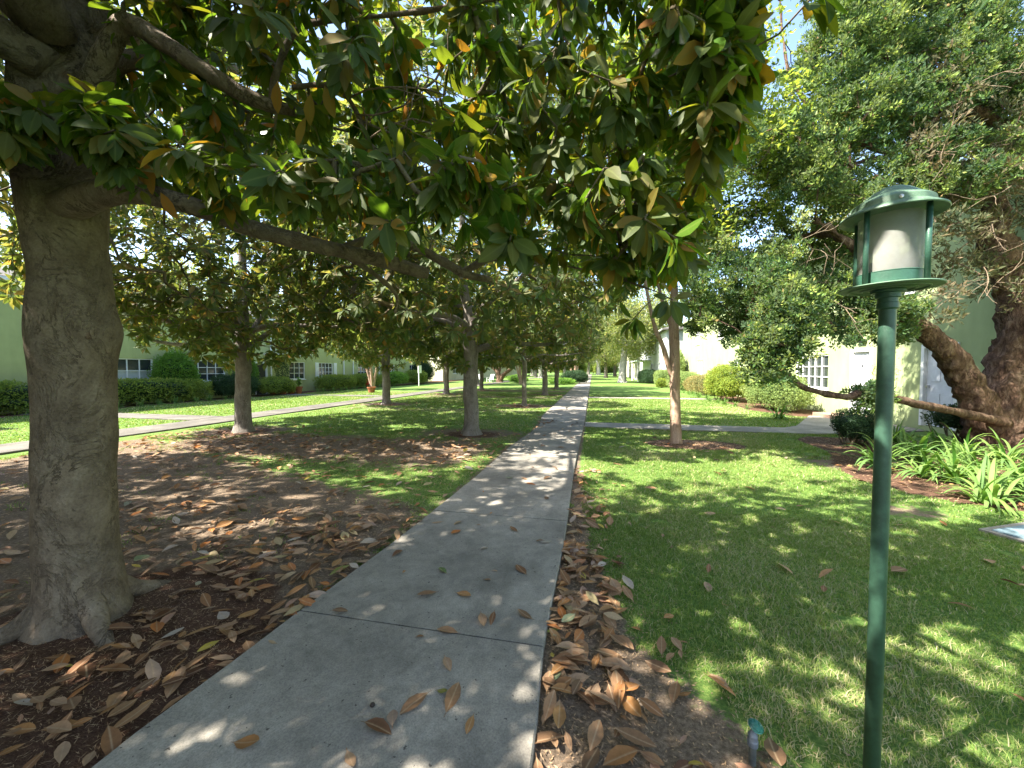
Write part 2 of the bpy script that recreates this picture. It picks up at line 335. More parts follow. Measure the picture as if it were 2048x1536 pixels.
def skeleton(mb, roots, rootr, C, step=.3, rtip=.006, mat=1, n=5, expo=.42, jit=.04, bias=None, rmax=.08):
    """twigs: each tip joins the nearest wood; returns the direction of every tip"""
    nodes = [np.asarray(p, float) for p in roots]; par = [-1]*len(nodes); cen = np.mean(roots, axis=0)
    A = np.array(nodes); order = np.argsort(np.linalg.norm(C[:, None]-A[None], axis=2).min(1)); dirs = np.zeros_like(C); tips = []; chains = []
    buf = np.zeros((len(roots)+int(len(C)*12)+100, 3)); buf[:len(A)] = A; cnt = len(A)
    for ci in order:
        c = C[ci]; d = np.linalg.norm(buf[:cnt]-c, axis=1); j = int(np.argmin(d)); L = d[j]; k = max(1, min(10, int(L/step)+1)); p0 = buf[j].copy(); prev = j; ch = [j]
        side = rng.normal(size=3)*jit*L
        for q in range(1, k+1):
            t = q/k; p = p0*(1-t)+c*t+side*math.sin(t*math.pi)+np.array((0, 0, -.10*L*math.sin(t*math.pi)))
            if q == k: p = c
            buf[cnt] = p; par.append(prev); prev = cnt; ch.append(cnt); cnt += 1
        dirs[ci] = unit(buf[ch[-1]]-buf[ch[-2]]); chains.append(ch); tips.append(prev)
    w = np.zeros(cnt)
    for t in tips: w[t] = 1
    for k in range(cnt-1, len(roots)-1, -1): w[par[k]] += w[k]
    for ch in chains:
        r = np.minimum(rmax, rtip*np.maximum(1, w[ch])**expo); r[0] = r[1]
        mb.tube(buf[ch], r, n, mat, False)
    return dirs
def smoothpath(pts, k=5):
    pts = np.asarray(pts, float); n = len(pts); t = np.linspace(0, n-1, (n-1)*k+1); out = []
    for x in t:
        i = min(int(x), n-2); f = x-i; p0 = pts[max(i-1, 0)]; p1 = pts[i]; p2 = pts[i+1]; p3 = pts[min(i+2, n-1)]
        out.append(.5*((2*p1)+(-p0+p2)*f+(2*p0-5*p1+4*p2-p3)*f*f+(-p0+3*p1-3*p2+p3)*f**3))
    return np.array(out)
def limb(name, pts, mat, parent, n=12, wob=.04, k=5, loc=None, knob=0):
    """pts rows: x y z r"""
    q = smoothpath(pts, k); q[:, 3] = np.maximum(q[:, 3], .003)
    mb = MB(); mb.tube(q[:, :3], q[:, 3], n, 0, True, wob)
    o = mb.build(name, mat, parent, True, loc); return o, q
def displace(o, amp, sc, fl=0.0):
    me = o.data; n = len(me.vertices); co = np.zeros(n*3); no = np.zeros(n*3); me.vertices.foreach_get('co', co); me.vertex_normals.foreach_get('vector', no)
    co = co.reshape(-1, 3); no = no.reshape(-1, 3)
    for i in range(n):
        v = Vector(co[i])*sc; co[i] += no[i]*amp*(noise.noise(v)+.5*noise.noise(v*2.3))
    me.vertices.foreach_set('co', co.ravel()); me.update()
# ------------------------------------------------------------------ ground
PL = [(-1.85, -6), (-1.87, 1.1), (-1.80, 2.05), (-1.70, 3.3), (-1.62, 5.2), (-1.6, 7.5), (-1.46, 9.3), (-1.44, 10.7), (-1.62, 12.5), (-1.66, 60), (-1.66, 140)]
PR = [(-.21, -6), (-.21, 1.4), (-.255, 2.1), (-.235, 3.5), (-.26, 5.5), (-.26, 7.3), (-.22, 11), (-.24, 24), (-.24, 140)]
pl = lambda y: np.interp(y, [p[1] for p in PL], [p[0] for p in PL]); pr = lambda y: np.interp(y, [p[1] for p in PR], [p[0] for p in PR])
ROWTREES = [(-3.05, 1.67), (-2.86, 8.88), (-2.87, 16.3), (-2.88, 23.8), (-2.87, 31.5), (-9.0, .7), (-8.68, 8.14), (-9.19, 15.98), (-9.23, 23.45), (-8.42, 28.7)]
def smooth(e0, e1, x):
    t = np.clip((x-e0)/(e1-e0), 0, 1); return t*t*(3-2*t)
def vnoise(x, y, s, seed=0):
    return np.array([noise.noise((a*s+seed, b*s-seed, seed*.37)) for a, b in zip(np.ravel(x), np.ravel(y))]).reshape(np.shape(x))
def soilmask(x, y):
    x = np.asarray(x, float); y = np.asarray(y, float)
    m = np.zeros_like(x)
    left = smooth(-10.4, -9.8, x)*(1-smooth(-2.0, -1.5, x))
    band = np.maximum.reduce([np.exp(-((y-6.9)/1.5)**2)*smooth(-10, -8, x)*.95*smooth(0, 1.4, -1.3-x), np.exp(-((y-14.2)/1.2)**2)*.5, np.exp(-((y-21.5)/1.5)**2)*.6, np.exp(-((y-28)/2)**2)*.6])
    m = np.maximum(m, left*band)
    m = np.maximum(m, left*(1-smooth(3.6, 4.6, y+(x+2)*.35))*.85)                # bare ground round the near trunk
    for a, b in ROWTREES: m = np.maximum(m, np.exp(-(((x-a)/1.5)**2+((y-b)/1.1)**2))*1.0)
    # the strip right of the path near the camera
    wd = np.interp(y, [-3, 1.0, 1.6, 2.2, 3.0, 4.0, 5.5, 12], [1.4, 1.25, .95, .5, .28, .16, .08, .02])
    m = np.maximum(m, (1-smooth(wd*.75, wd*1.3+.06, x-pr(y)))*(x > pr(y)-.1)*.95)
    m = np.maximum(m, (1-smooth(.05, .25, pl(y)-x))*(x < pl(y)+.1)*.6)
    m = np.maximum(m, .75*np.exp(-(((x-4.1)/.9)**2+((y-7.3)/.8)**2)))
    m = np.maximum(m, .7*np.exp(-(((x-3.4)/.5)**2+((y-5.0)/.3)**2)))
    return m
BED = [(4.45, 9.6), (4.35, 8.2), (3.95, 7.4), (3.62, 6.3), (3.95, 5.6), (4.6, 5.2), (6, 4.6), (8.4, 4), (8.4, 10.2), (4.9, 10.2)]
BED2 = [(6.6, 14.6), (7.7, 13.9), (8.4, 13.6), (8.4, 60), (7.2, 60), (7.2, 24), (6.2, 20), (5.9, 16.5)]
BED3 = [(-18.9, -5), (-18.9, 60), (-22, 60), (-22, -5)]
def inpoly(x, y, poly):
    c = np.zeros(np.shape(x), bool); n = len(poly)
    for i in range(n):
        (x1, y1), (x2, y2) = poly[i], poly[(i+1) % n]
        if y1 != y2: c ^= ((y1 > y) != (y2 > y)) & (x < (x2-x1)*(y-y1)/(y2-y1)+x1)
    return c
def mulchmask(x, y):
    m = inpoly(x, y, BED)*1.0; m = np.maximum(m, inpoly(x, y, BED2)*1.0); m = np.maximum(m, inpoly(x, y, BED3)*1.0)
    m = np.maximum(m, 1.15*np.exp(-(((x-2.1)/1.0)**2+((y-8.6)/.62)**2)**2))
    m = np.maximum(m, 1.0*np.exp(-(((x+2.75)/1.0)**2+((y-1.5)/1.1)**2)**2))
    for a, b in ROWTREES[1:]: m = np.maximum(m, .95*np.exp(-(((x-a)/.8)**2+((y-b)/.6)**2)))
    return m
def gz(x, y): return .012*np.sin(x*1.3+.5*y)*np.cos(y*.9)-.006
xs = np.unique(np.concatenate([np.linspace(-400, -30, 12), np.linspace(-30, -13, 35), np.arange(-13, 9.01, .14), np.linspace(9, 30, 12), np.linspace(30, 400, 12)]))
ys = np.unique(np.concatenate([np.linspace(-300, -8, 12), np.linspace(-8, 0, 16), np.arange(0, 14, .14), np.linspace(14, 45, 120), np.linspace(45, 150, 30), np.linspace(150, 900, 10)]))
gx, gy = np.meshgrid(xs, ys); nx, ny = len(xs), len(ys)
near = (np.abs(gx) < 30) & (gy > -8) & (gy < 60)
gzv = np.where(near, gz(gx, gy), -.006)
i, j = np.meshgrid(np.arange(nx-1), np.arange(ny-1)); b0 = (j*nx+i).ravel()
mb = MB(); mb.add(np.stack([gx.ravel(), gy.ravel(), gzv.ravel()], 1), None, np.stack([b0, b0+1, b0+nx+1, b0+nx], 1))
gr = mb.build('ground', M['ground'], None, True); tag(gr, kind='structure')
for nm, fn in (('soil', soilmask), ('mulch', mulchmask)):
    a = gr.data.attributes.new(nm, 'FLOAT', 'POINT'); a.data.foreach_set('value', fn(gx, gy).ravel().astype(np.float32))
# main path: slabs
def slabs(name, joints, lf, rf, top=.035, gap=.006, bev=.008):
    mb = MB()
    for y0, y1 in zip(joints[:-1], joints[1:]):
        y0 += gap; y1 -= gap; k = 5; yy = np.linspace(y0, y1, k); dz = random.uniform(-.002, .002)
        L = lf(yy); Rr = rf(yy); nrow = []
        for q in range(k):
            jl = random.uniform(-.004, .004)
            nrow.append([(L[q]+jl, yy[q], -.08), (L[q]+jl, yy[q], top-bev+dz), (L[q]+jl+bev, yy[q], top+dz), (Rr[q]-bev, yy[q], top+dz), (Rr[q], yy[q], top-bev+dz), (Rr[q], yy[q], -.08)])
        v = np.array(nrow).reshape(-1, 3); f = []
        for q in range(k-1):
            for e in range(5): a = q*6+e; f.append((a, a+6, a+7, a+1))
        f3 = []
        for q, o in ((0, 1), ((k-1)*6, -1)):
            l = [q+t for t in range(6)]
            f.append((l[0], l[1], l[4], l[5])); f.append((l[1], l[2], l[3], l[4]))
        mb.add(v, None, f)
    return mb
jy = [-5, -3.3, -1.4, .35, 2.05, 3.85]+[3.85+1.83*k for k in range(1, 75)]
tag(slabs('path', jy, pl, pr).build('path', M['concrete']), kind='structure')
tag(slabs('side_path', [-12+1.8*k for k in range(60)], lambda y: -11.85+0*y, lambda y: -10.6+0*y).build('side_path', M['concrete_shaded']), kind='structure')
def sheet(name, polys, top, mat):
    mb = MB()
    for p in polys:
        n = len(p); v = [(x, y, top) for x, y in p]+[(x, y, -.05) for x, y in p]
        me_f4 = [(k, (k+1) % n, n+(k+1) % n, n+k) for k in range(n)]
        f3 = [(0, k, k+1) for k in range(1, n-1)]; mb.add(v, f3, me_f4)
    return tag(mb.build(name, mat), kind='structure')
sheet('cross_path', [[(-.2, 10.55), (3.2, 10.5), (3.2, 11.45), (-.2, 11.45)], [(3.212, 10.5), (5.2, 10.45), (5.0, 11.45), (3.212, 11.45)], [(5.2, 10.45), (7.0, 11.1), (5.5, 11.9), (5.0, 11.45)], [(7.0, 11.1), (8.3, 11.6), (8.3, 14.3), (7.1, 14.6), (5.5, 11.9)]], .024, M['concrete'])
sheet('far_cross_path', [[(-.2, 21.6), (6.8, 21.6), (6.8, 22.4), (-.2, 22.4)]], .024, M['concrete'])
sheet('house_path', [[(-20, 9.5), (-11.97, 9.5), (-11.97, 10.5), (-20, 10.5)], [(-20.5, 20.2), (-11.97, 20.2), (-11.97, 21.2), (-20.5, 21.2)]], .024, M['concrete_shaded'])
def onpath(x, y, mg=0.0):
    o = (x > pl(y)-mg) & (x < pr(y)+mg)
    o |= (x > -11.95-mg) & (x < -10.45+mg)
    o |= (y > 10.5-mg) & (y < 11.45+mg) & (x > -.2) & (x < 5.5)
    o |= inpoly(x, y, [(5.2, 10.4), (7.0, 11.1), (8.3, 11.6), (8.3, 14.3), (7.1, 14.6), (5.5, 11.9), (5.0, 11.45)])
    o |= (y > 21.6) & (y < 22.4) & (x > -.2) & (x < 6.8)
    o |= (y > 9.5) & (y < 10.5) & (x < -11.9)
    return o
# ------------------------------------------------------------------ grass blades
def blades(N, x0, x1, y0, y1, h, wd, seed, power=1.0):
    u = rng.uniform(0, 1, N); y = y0+(y1-y0)*u**power; x = rng.uniform(x0, x1, N)
    up, vp, dp = 1024+F*((np.stack([x, y], 1)@RT[:2]))/(np.stack([x, y], 1)@FW[:2]), 0, (np.stack([x, y], 1)@FW[:2])
    k = (dp > .8) & (up > -80) & (up < 2130)
    x, y, dp = x[k], y[k], dp[k]
    s = soilmask(x, y)+.7*vnoise(x, y, 2.2, 1)+.55*vnoise(x, y, 9, 4)
    k = (s < .42+rng.uniform(-.12, .12, len(x))) & (mulchmask(x, y) < .45) & ~onpath(x, y, -.01)
    x, y, dp = x[k], y[k], dp[k]; n = len(x)
    hh = h*rng.uniform(.45, 1.2, n)*(1+.5*vnoise(x, y, 1.1, 5)); ww = wd*rng.uniform(.6, 1.2, n)*(1+dp*.14)
    th = rng.uniform(0, 2*math.pi, n); b = np.stack([x, y, gz(x, y)-.002], 1)
    s = np.stack([np.cos(th), np.sin(th), 0*th], 1)*ww[:, None]*.5
    ln = rng.normal(size=(n, 3))*np.array((.8, .8, 0)); tip = b+(np.array((0, 0, 1.))+ln)*hh[:, None]; mid = b+(np.array((0, 0, .62))+ln*.25)*hh[:, None]
    v = np.stack([b-s, b+s, mid+s*.7, mid-s*.7, tip], 1).reshape(-1, 3); o = np.arange(n)*5
    a = np.clip(rng.normal(.45, .22, n)+.25*vnoise(x, y, .9, 11)+(rng.uniform(0, 1, n) < .14)*.5+.3*smooth(.15, .5, vnoise(x, y, .55, 21)), 0, 1)
    return v, np.stack([o+3, o+2, o+4], 1), np.stack([o, o+1, o+2, o+3], 1), np.repeat(a, 5)
mb = MB()
for args in [(150000, -.25, 4.2, .8, 4.5, .030, .0035, 1, .8), (150000, -.25, 7, 3.5, 10.6, .032, .005, 1), (70000, -.25, 7.6, 10.5, 24, .035, .009, 1),
             (90000, -10.3, -1.4, 1.5, 9, .03, .0045, 1), (60000, -10.3, -1.4, 8, 24, .035, .009, 1), (50000, -19, -11.9, 3, 25, .035, .012, 1)]:
    v, f3, f4, a = blades(*args); mb.add(v, f3, f4, 0, a)
tag(mb.build('lawn_grass', M['grass']), 'short mown lawn grass with pale thatch between the blades', 'grass', kind='stuff')
# mulch fibres and soil crumbs
def fibres(N, sampler, L, W, cmat):
    x, y = sampler(N); n = len(x); th = rng.uniform(0, math.pi*2, n); l = L*rng.uniform(.4, 1.3, n)
    ax = np.stack([np.cos(th), np.sin(th), rng.normal(0, .25, n)], 1)
    b = np.stack([x, y, gz(x, y)+rng.uniform(.0, .012, n)], 1)
    leaves(cmat, b, ax, rdir(n)*.5+np.array((0, 0, 1.)), l, W*rng.uniform(.6, 1.4, n), rng.uniform(0, .62, n), 'lo', 0, 0, 0)
mb = MB()
def s1(N):
    x = rng.normal(-2.75, .75, N); y = rng.normal(1.5, .75, N); k = (~onpath(x, y)) & (y > .3); return x[k], y[k]
def s2(N):
    x = rng.uniform(3.5, 8.3, N); y = rng.uniform(4, 10, N); k = inpoly(x, y, BED) & ~onpath(x, y); return x[k], y[k]
def s3(N):
    x = rng.normal(2.1, .55, N); y = rng.normal(8.6, .3, N); return x, y
fibres(14000, s1, .03, .003, mb); fibres(9000, s2, .05, .009, mb); fibres(3500, s3, .05, .008, mb)
def s4(N):
    y = rng.uniform(.9, 5, N)**1.0; x = pr(y)+.01+np.abs(rng.normal(0, .5, N))*np.interp(y, [1, 2, 5], [1.6, .9, .3]); return x, y
def s5(N):
    x = rng.uniform(-9, -1.8, N); y = rng.uniform(2.5, 8, N); k = ~onpath(x, y, .02); return x[k], y[k]
fibres(7000, s4, .022, .006, mb); fibres(12000, s5, .035, .011, mb)
tag(mb.build('mulch', M['litter']), 'shredded brown bark mulch lying round the trunks and in the bed', 'mulch', kind='stuff')
# ------------------------------------------------------------------ fallen leaves
def sample_litter():
    pts = []
    def add(x, y, q=1): pts.append((x, y))
    for _ in range(900):                                    # right verge strip, close
        y = random.uniform(.9, 3.4)**1; w_ = np.interp(y, [1.0, 1.6, 2.2, 3.4], [1.3, .95, .5, .3]); x = float(pr(y))+.02+abs(random.gauss(0, .55))*w_
        if random.random() < .4: add(x, y)
    for _ in range(120):
        y = random.uniform(3, 6); add(float(pr(y))+.02+abs(random.gauss(0, .25)), y)
    for _ in range(1700):                                   # under the near tree
        x = random.uniform(-5.5, -1.6); y = random.uniform(.8, 3.6)
        if x < float(pl(y))-.0 and random.random() < .40+.5*math.exp(-((float(pl(y))-x-.5)/.7)**2): add(x, y)
    for _ in range(3200):
        x = random.uniform(-10, -1.7); y = random.uniform(2.6, 7.8)
        if x < float(pl(y))-.02 and random.random() < .28+.55*math.exp(-((y-6.9)/1.0)**2): add(x, y)
    for _ in range(900):
        t = random.choice(ROWTREES[1:]); x = random.gauss(t[0], 1.1); y = random.gauss(t[1], .8)
        if not onpath(np.array([x]), np.array([y]))[0] and y > 3: add(x, y)
    for _ in range(55): add(random.uniform(.3, 4), random.uniform(1.6, 8))
    for _ in range(25): add(random.uniform(1.0, 2.6), random.gauss(8.6, .5))
    for _ in range(420):
        x = random.uniform(3.6, 8); y = random.uniform(4.2, 10)
        if inpoly(np.array([x]), np.array([y]), BED)[0]: add(x, y)
    for _ in range(45): add(random.uniform(-1.6, -.4), 3.5+8*random.random()**1.3)
    for _ in range(50): 
        x = random.gauss(-1.35, .15); y = random.gauss(10.9, .5); add(x, y)
    return pts
lit = sample_litter()
ONP = [(795, 1108, 'red'), (885, 1142, 'green'), (808, 1143), (855, 1190), (928, 1190), (968, 1098), (912, 1065), (975, 1160), (990, 1143), (1042, 1140), (970, 1235), (985, 1240), (895, 1263), (840, 1275),
       (965, 1240), (680, 1225), (1050, 1232), (895, 1330, 'orange'), (885, 1385), (905, 1395), (828, 1410), (785, 1440), (755, 1460), (940, 1452), (495, 1490), (700, 1520, 'orange'), (545, 1285), (1080, 1083), (1090, 1085)]
ents = [(float(g[0]), float(g[1]), t[2] if len(t) > 2 else 'path') for t in ONP for g in [G(t[0], t[1], .035)]]
for x, y in lit: ents.append((x, y, None))
vis = []
for x, y, k in ents:
    u_, v_, d_ = proj((x, y, 0.02)); inside = d_ > .5 and -10 < u_ < 2058 and v_ < 1545
    tr_ = (x+3.05)**2+(y-1.67)**2 < .30**2
    if inside and not tr_: vis.append((0 if k else d_, x, y, k))
vis.sort(key=lambda t: t[0])
def litterleaf(mb, x, y, key, local=False):
    th = random.uniform(0, 2*math.pi); op = bool(onpath(np.array([x]), np.array([y]))[0]); z = (.037 if op else float(gz(x, y))+random.uniform(.012, .04))
    pit = random.gauss(0, .06 if op else .15); rol = random.gauss(0, .08 if op else .24)
    ax = np.array([(math.cos(th), math.sin(th), pit)]); side = np.cross(ax[0], (0, 0, 1)); nm = np.array([np.array((0, 0, 1.))+side*rol])
    if random.random() < .45: nm = -nm
    L = random.choice((.045, .06, .08, .1, .11, .12, .13, .145, .16))*random.uniform(.9, 1.1); a = {'red': .12, 'green': .975, 'orange': .8}.get(key, random.random()**.9)
    cu = random.choice([-1, 1])*random.uniform(.03, .22); up_ = 1 if nm[0][2] > 0 else -1
    fold = random.uniform(.05, .55)*up_
    b = np.array([(x, y, z)])
    if local: b = np.zeros((1, 3))
    b = b-ax*L*.5
    b[0][2] += abs(cu)*L*(.6 if cu*up_ > 0 else .12)
    n0 = mb.n
    leaves(mb, b, ax, nm, L, L*random.uniform(.34, .5), np.array([min(a, 1)]), 'hi', 0, fold, cu)
    side = np.array([(-ax[0][1], ax[0][0], 0)]); 
    st = L*.14; bb = b-ax*st; mb.add(np.concatenate([bb-side*.0012, bb+side*.0012, b+side*.0018+ax*.004, b-side*.0018+ax*.004]), None, [(0, 1, 2, 3)], 0, np.full(4, min(a, 1)*.5))
    mn = mb.v[-2][:, 2].min(); fl = (0.036 if op else float(gz(x, y))+.003)-(z if local else 0)
    if mn < fl:
        for q in (-1, -2): mb.v[q][:, 2] += fl-mn
    if op and mn > fl:
        for q in (-1, -2): mb.v[q][:, 2] -= mn-fl
    return z
LBL = {'red': 'dark red fallen leaf near the left edge of the concrete path', 'green': 'small dark green fallen leaf in the middle of the concrete path',
       'orange': None, 'path': 'tan fallen magnolia leaf lying on the shaded concrete path'}
oc = 0
for d_, x, y, k in vis[:300]:
    mb = MB(); z = litterleaf(mb, x, y, k, True); o = mb.build('fallen_leaf', M['litter'], None, True); o.location = (x, y, z)
    if k == 'orange':
        lb = ['bright orange-brown curled leaf in the sun patch on the concrete path', 'orange-brown leaf on the concrete path at its nearest end'][oc]; oc += 1; gp = None
    elif k in ('red', 'green'): lb = LBL[k]; gp = None
    elif k == 'path' or bool(onpath(np.array([x]), np.array([y]))[0]): lb = LBL['path']; gp = 'fallen leaves on the path'
    elif x > 0-.3: lb = 'dry brown fallen leaf right of the concrete path, on the bare soil and grass'; gp = 'fallen leaves right of the path'
    else: lb = 'dry brown fallen leaf left of the concrete path, under the big magnolia'; gp = 'fallen leaves left of the path'
    tag(o, lb, 'leaf', gp)
mb = MB()
for d_, x, y, k in vis[300:]: litterleaf(mb, x, y, k)
tag(mb.build('leaf_litter', M['litter'], None, True), 'scattered brown magnolia leaves lying under the trees farther off', 'fallen leaves', kind='stuff')
mb = MB(); q = G(745, 1413, .035)
mb.lathe([(0, .0), (.008, .001), (.012, .006), (.010, .012), (.004, .016), (0, .017)], 10); o = mb.build('seed_pod', M['acorn'], None, True); o.location = (q[0], q[1], .036)
tag(o, 'small dark seed pod on the near slab of the concrete path', 'seed pod')
# ------------------------------------------------------------------ the near magnolia
def px(rows): return [tuple(P(u, v, d))+(r,) for u, v, d, r in rows]
t0 = thing('magnolia_tree', 'huge grey-barked magnolia close at the left edge, its limbs reaching over the path', 'tree', (-3.05, 1.67, 0))
loc0 = np.array((-3.05, 1.67, 0))
def L0(name, rows, n=14, wob=.03, k=6):
    rows = [(a-loc0[0], b-loc0[1], c, r*(.9 if name == 'limb' else 1)) for a, b, c, r in rows]; o, q = limb(name, rows, M['bark_mag'], t0, n, wob, k); q[:, :3] += loc0; return o, q
tk = [(-3.04, 1.67, -.12, .42), (-3.05, 1.67, .04, .34), (-3.05, 1.67, .22, .29), (-3.05, 1.67, .6, .275), (-3.05, 1.68, 1.1, .265), (-3.06, 1.69, 1.5, .275), (-3.06, 1.69, 1.85, .285), (-3.07, 1.70, 2.15, .265),
      (-3.11, 1.70, 2.5, .275), (-3.14, 1.72, 2.85, .31), (-3.15, 1.72, 3.2, .31), (-3.14, 1.74, 3.6, .27), (-3.08, 1.78, 4.1, .21), (-3.0, 1.85, 4.8, .16), (-2.95, 1.9, 5.6, .11), (-3.0, 2.0, 6.6, .05)]
tk = [(a-.10, b+.10, c, r*.675 if c < 4 else r*.8) for a, b, c, r in tk]
o, qt = L0('trunk', tk, 48, .0, 10)
# root flare and burls
me = o.data
for v in me.vertices:
    z = v.co.z; ang = math.atan2(v.co.y, v.co.x); r = math.hypot(v.co.x, v.co.y)
    fl = max(0, 1-z/.42)**1.5*(.07*math.cos(3*ang+.6)+.07*math.cos(5*ang+2)) if z < .42 else 0
    v.co.x += .10; v.co.y -= .10; ang = math.atan2(v.co.y, v.co.x)
    p = Vector((v.co.x*3, v.co.y*3, z*2.2)); k = 1+fl+.05*noise.noise(p)+.025*noise.noise(p*2.7)+.012*noise.noise(p*8)
    for bu, bv, amp, sz in ((215, 660, .22, .17), (45, 660, .2, .15), (15, 470, .16, .18), (190, 880, .05, .2), (60, 900, .06, .15), (205, 400, .2, .17), (215, 1180, .12, .2)):
        c = P(bu, bv, 2.3); dd = ((v.co.x+loc0[0]-c[0])**2+(v.co.y+loc0[1]-c[1])**2)+(z-c[2])**2
        k += amp*1.3*math.exp(-dd/(sz*.8)**2)
    v.co.x = v.co.x*k-.10; v.co.y = v.co.y*k+.10
for (dx, dy, ln) in ((.62, -.22, 1), (-.35, -.55, 1), (.1, .6, 1)):
    L0('root', [(-3.12+dx*.2, 1.77+dy*.2, .16, .07), (-3.12+dx*.4, 1.77+dy*.4, .05, .055), (-3.12+dx*.6, 1.77+dy*.6, .0, .04), (-3.12+dx*.8, 1.77+dy*.8, -.05, .03)])
RT_N = []
def LN(rows, **k):
    o, q = L0('limb', px(rows), **k); RT_N.append(q); displace(o, .008, 9); return q
LN([(120, 420, 2.32, .10), (190, 392, 2.2, .085), (245, 385, 2.12, .068), (350, 402, 2.15, .058), (500, 455, 2.35, .056), (650, 495, 2.55, .055), (780, 525, 2.75, .052), (835, 542, 2.85, .05), (858, 549, 2.88, .042)])
LN([(680, 500, 2.6, .03), (740, 480, 2.75, .032), (820, 490, 2.9, .036), (880, 520, 3.0, .04), (930, 548, 3.05, .036), (985, 560, 3.1, .022)])
LN([(925, 545, 3.05, .028), (985, 510, 3.0, .03), (1035, 455, 2.9, .028), (1060, 400, 2.8, .024), (1090, 320, 2.6, .02), (1150, 220, 2.4, .015)])
LN([(960, 520, 3.0, .016), (1040, 522, 2.9, .014), (1120, 530, 2.8, .012), (1230, 555, 2.6, .009), (1330, 590, 2.4, .007)])
LN([(650, 490, 2.6, .03), (715, 525, 2.8, .024), (770, 565, 2.95, .022), (795, 595, 3.0, .016), (790, 625, 3.0, .010)])
LN([(110, 260, 2.4, .13), (180, 190, 2.3, .09), (215, 100, 2.2, .062), (255, 48, 2.15, .052), (330, 88, 2.1, .05), (400, 135, 2.1, .048), (480, 185, 2.15, .044), (545, 212, 2.2, .04), (590, 222, 2.22, .03)])
LN([(120, 230, 2.45, .12), (200, 150, 2.4, .075), (270, 118, 2.45, .055), (340, 138, 2.6, .05), (410, 170, 2.8, .045), (520, 230, 3.0, .035), (640, 280, 3.2, .025)])
LN([(545, 210, 2.2, .028), (552, 150, 2.2, .024), (595, 60, 2.15, .02), (680, 38, 2.1, .017), (800, 28, 2.05, .015), (930, 8, 2.0, .014), (1060, -20, 2.0, .012), (1250, -60, 1.9, .01)])
LN([(585, 175, 2.25, .016), (650, 170, 2.2, .017), (690, 190, 2.15, .016), (715, 230, 2.15, .014), (742, 300, 2.15, .010)])
LN([(150, 60, 2.4, .16), (60, 20, 2.3, .14), (-60, -120, 2.3, .11), (-200, -400, 2.4, .07)])
# limbs overhead and behind the camera
def LW(rows):
    o, q = L0('limb', rows); RT_N.append(q)
LW([(-3.1, 1.7, 3.5, .14), (-2.4, .9, 4.2, .09), (-1.6, -.1, 4.8, .06), (-.7, -1.2, 5.2, .03)])
LW([(-3.05, 1.8, 3.9, .13), (-2.0, 2.4, 4.6, .08), (-.8, 2.9, 5.2, .05), (.4, 3.3, 5.5, .025)])
LW([(-3.1, 1.7, 3.3, .12), (-4.0, .7, 4.0, .08), (-5.0, -.3, 4.7, .05), (-6, -1.0, 5.0, .02)])
LW([(-3.1, 1.8, 3.7, .12), (-3.6, 3.0, 4.5, .08), (-4.2, 4.2, 5.2, .04), (-4.6, 5.0, 5.6, .02)])
YL_X = [-300, 0, 100, 200, 260, 300, 400, 500, 600, 700, 800, 900, 1000, 1100, 1200, 1300, 1350, 1400, 1450, 1490, 1540]
YL_Y = [360, 290, 250, 330, 350, 370, 410, 430, 450, 470, 480, 480, 490, 525, 540, 555, 580, 490, 330, 210, -30]
Cn = []
tries = 0
while len(Cn) < 1000 and tries < 60000:
    tries += 1; u = random.uniform(-200, 1500); yl = np.interp(u, YL_X, YL_Y); v = random.uniform(-250, yl-15)
    d = random.uniform(1.55, 3.9)
    if u < 320: d = random.uniform(1.75, 2.1) if (u < 250 and v > 60) else random.uniform(1.8, 4)
    if u > 1350: d = random.uniform(1.45, 2.6)
    if v < 100 and 640 < u < 1100 and random.random() < .45: continue
    if v < 60 and 0 < u < 240: continue
    if -60 < u < 235 and (v < 185 or v > 300 or random.random() < .4): continue
    if 230 < u < 620 and 60 < v < 260 and d < 2.2: continue
    if 620 < u < 900 and 130 < v < 300 and d < 2.3: continue
    if d > 2.9 and random.random() < .45: continue
    if v < 170 and random.random() < .12: continue
    Cn.append(P(u, v, d))
nv = len(Cn)
tries = 0
while len(Cn) < 2550 and tries < 90000:                       # the rest of the crown: overhead, behind and beyond the frame
    tries += 1; a = random.uniform(0, 2*math.pi); r = math.sqrt(random.random()); x = -2.7+4.6*r*math.cos(a); y = .7+4.6*r*math.sin(a); z = random.uniform(2.5, 5.8)
    h = 1-((z-3.5)/2.5)**2
    if r > math.sqrt(max(h, 0))+.05: continue
    if z < 2.9+.0 and math.hypot(x, y) < 1.2: continue
    u, v, d = proj((x, y, z))
    if d > .3 and v > -220 and -220 < u < 1600: continue
    if d > .3 and v > 0: continue
    if math.hypot(x, y) < .9 and z < 3.0: continue
    Cn.append(np.array((x, y, z)))
for _ in range(950):  # extra leaf clusters out of view, added to keep sun off the near path
    x, y, z = random.uniform(-6.2, -2.2), random.uniform(-2.6, 1.8), random.uniform(3.0, 5.6); u, v, d = proj((x, y, z))
    if d > .3 and v > -150: continue
    Cn.append(np.array((x, y, z)))
Cn = np.array(Cn)-loc0
for u, v, d in ((1410, 45, 1.5), (1470, 30, 1.6), (1330, 20, 1.55), (1285, 100, 1.9), (1410, 240, 2.1), (1440, 215, 2.2), (1500, 165, 2.6), (1330, 470, 2.3), (1310, 420, 2.2), (1345, 600, 2.3), (1265, 640, 2.4), (1400, 400, 2.3)): Cn = np.vstack([Cn, P(u, v, d)-loc0])
mb = MB(); roots = np.concatenate([q[3::2, :3] for q in RT_N])-loc0
dr = skeleton(mb, roots, None, Cn, .22, .0038, 1, 6, .42, .05, rmax=.022)
dr = unit(dr+np.array((0, 0, .25))); 
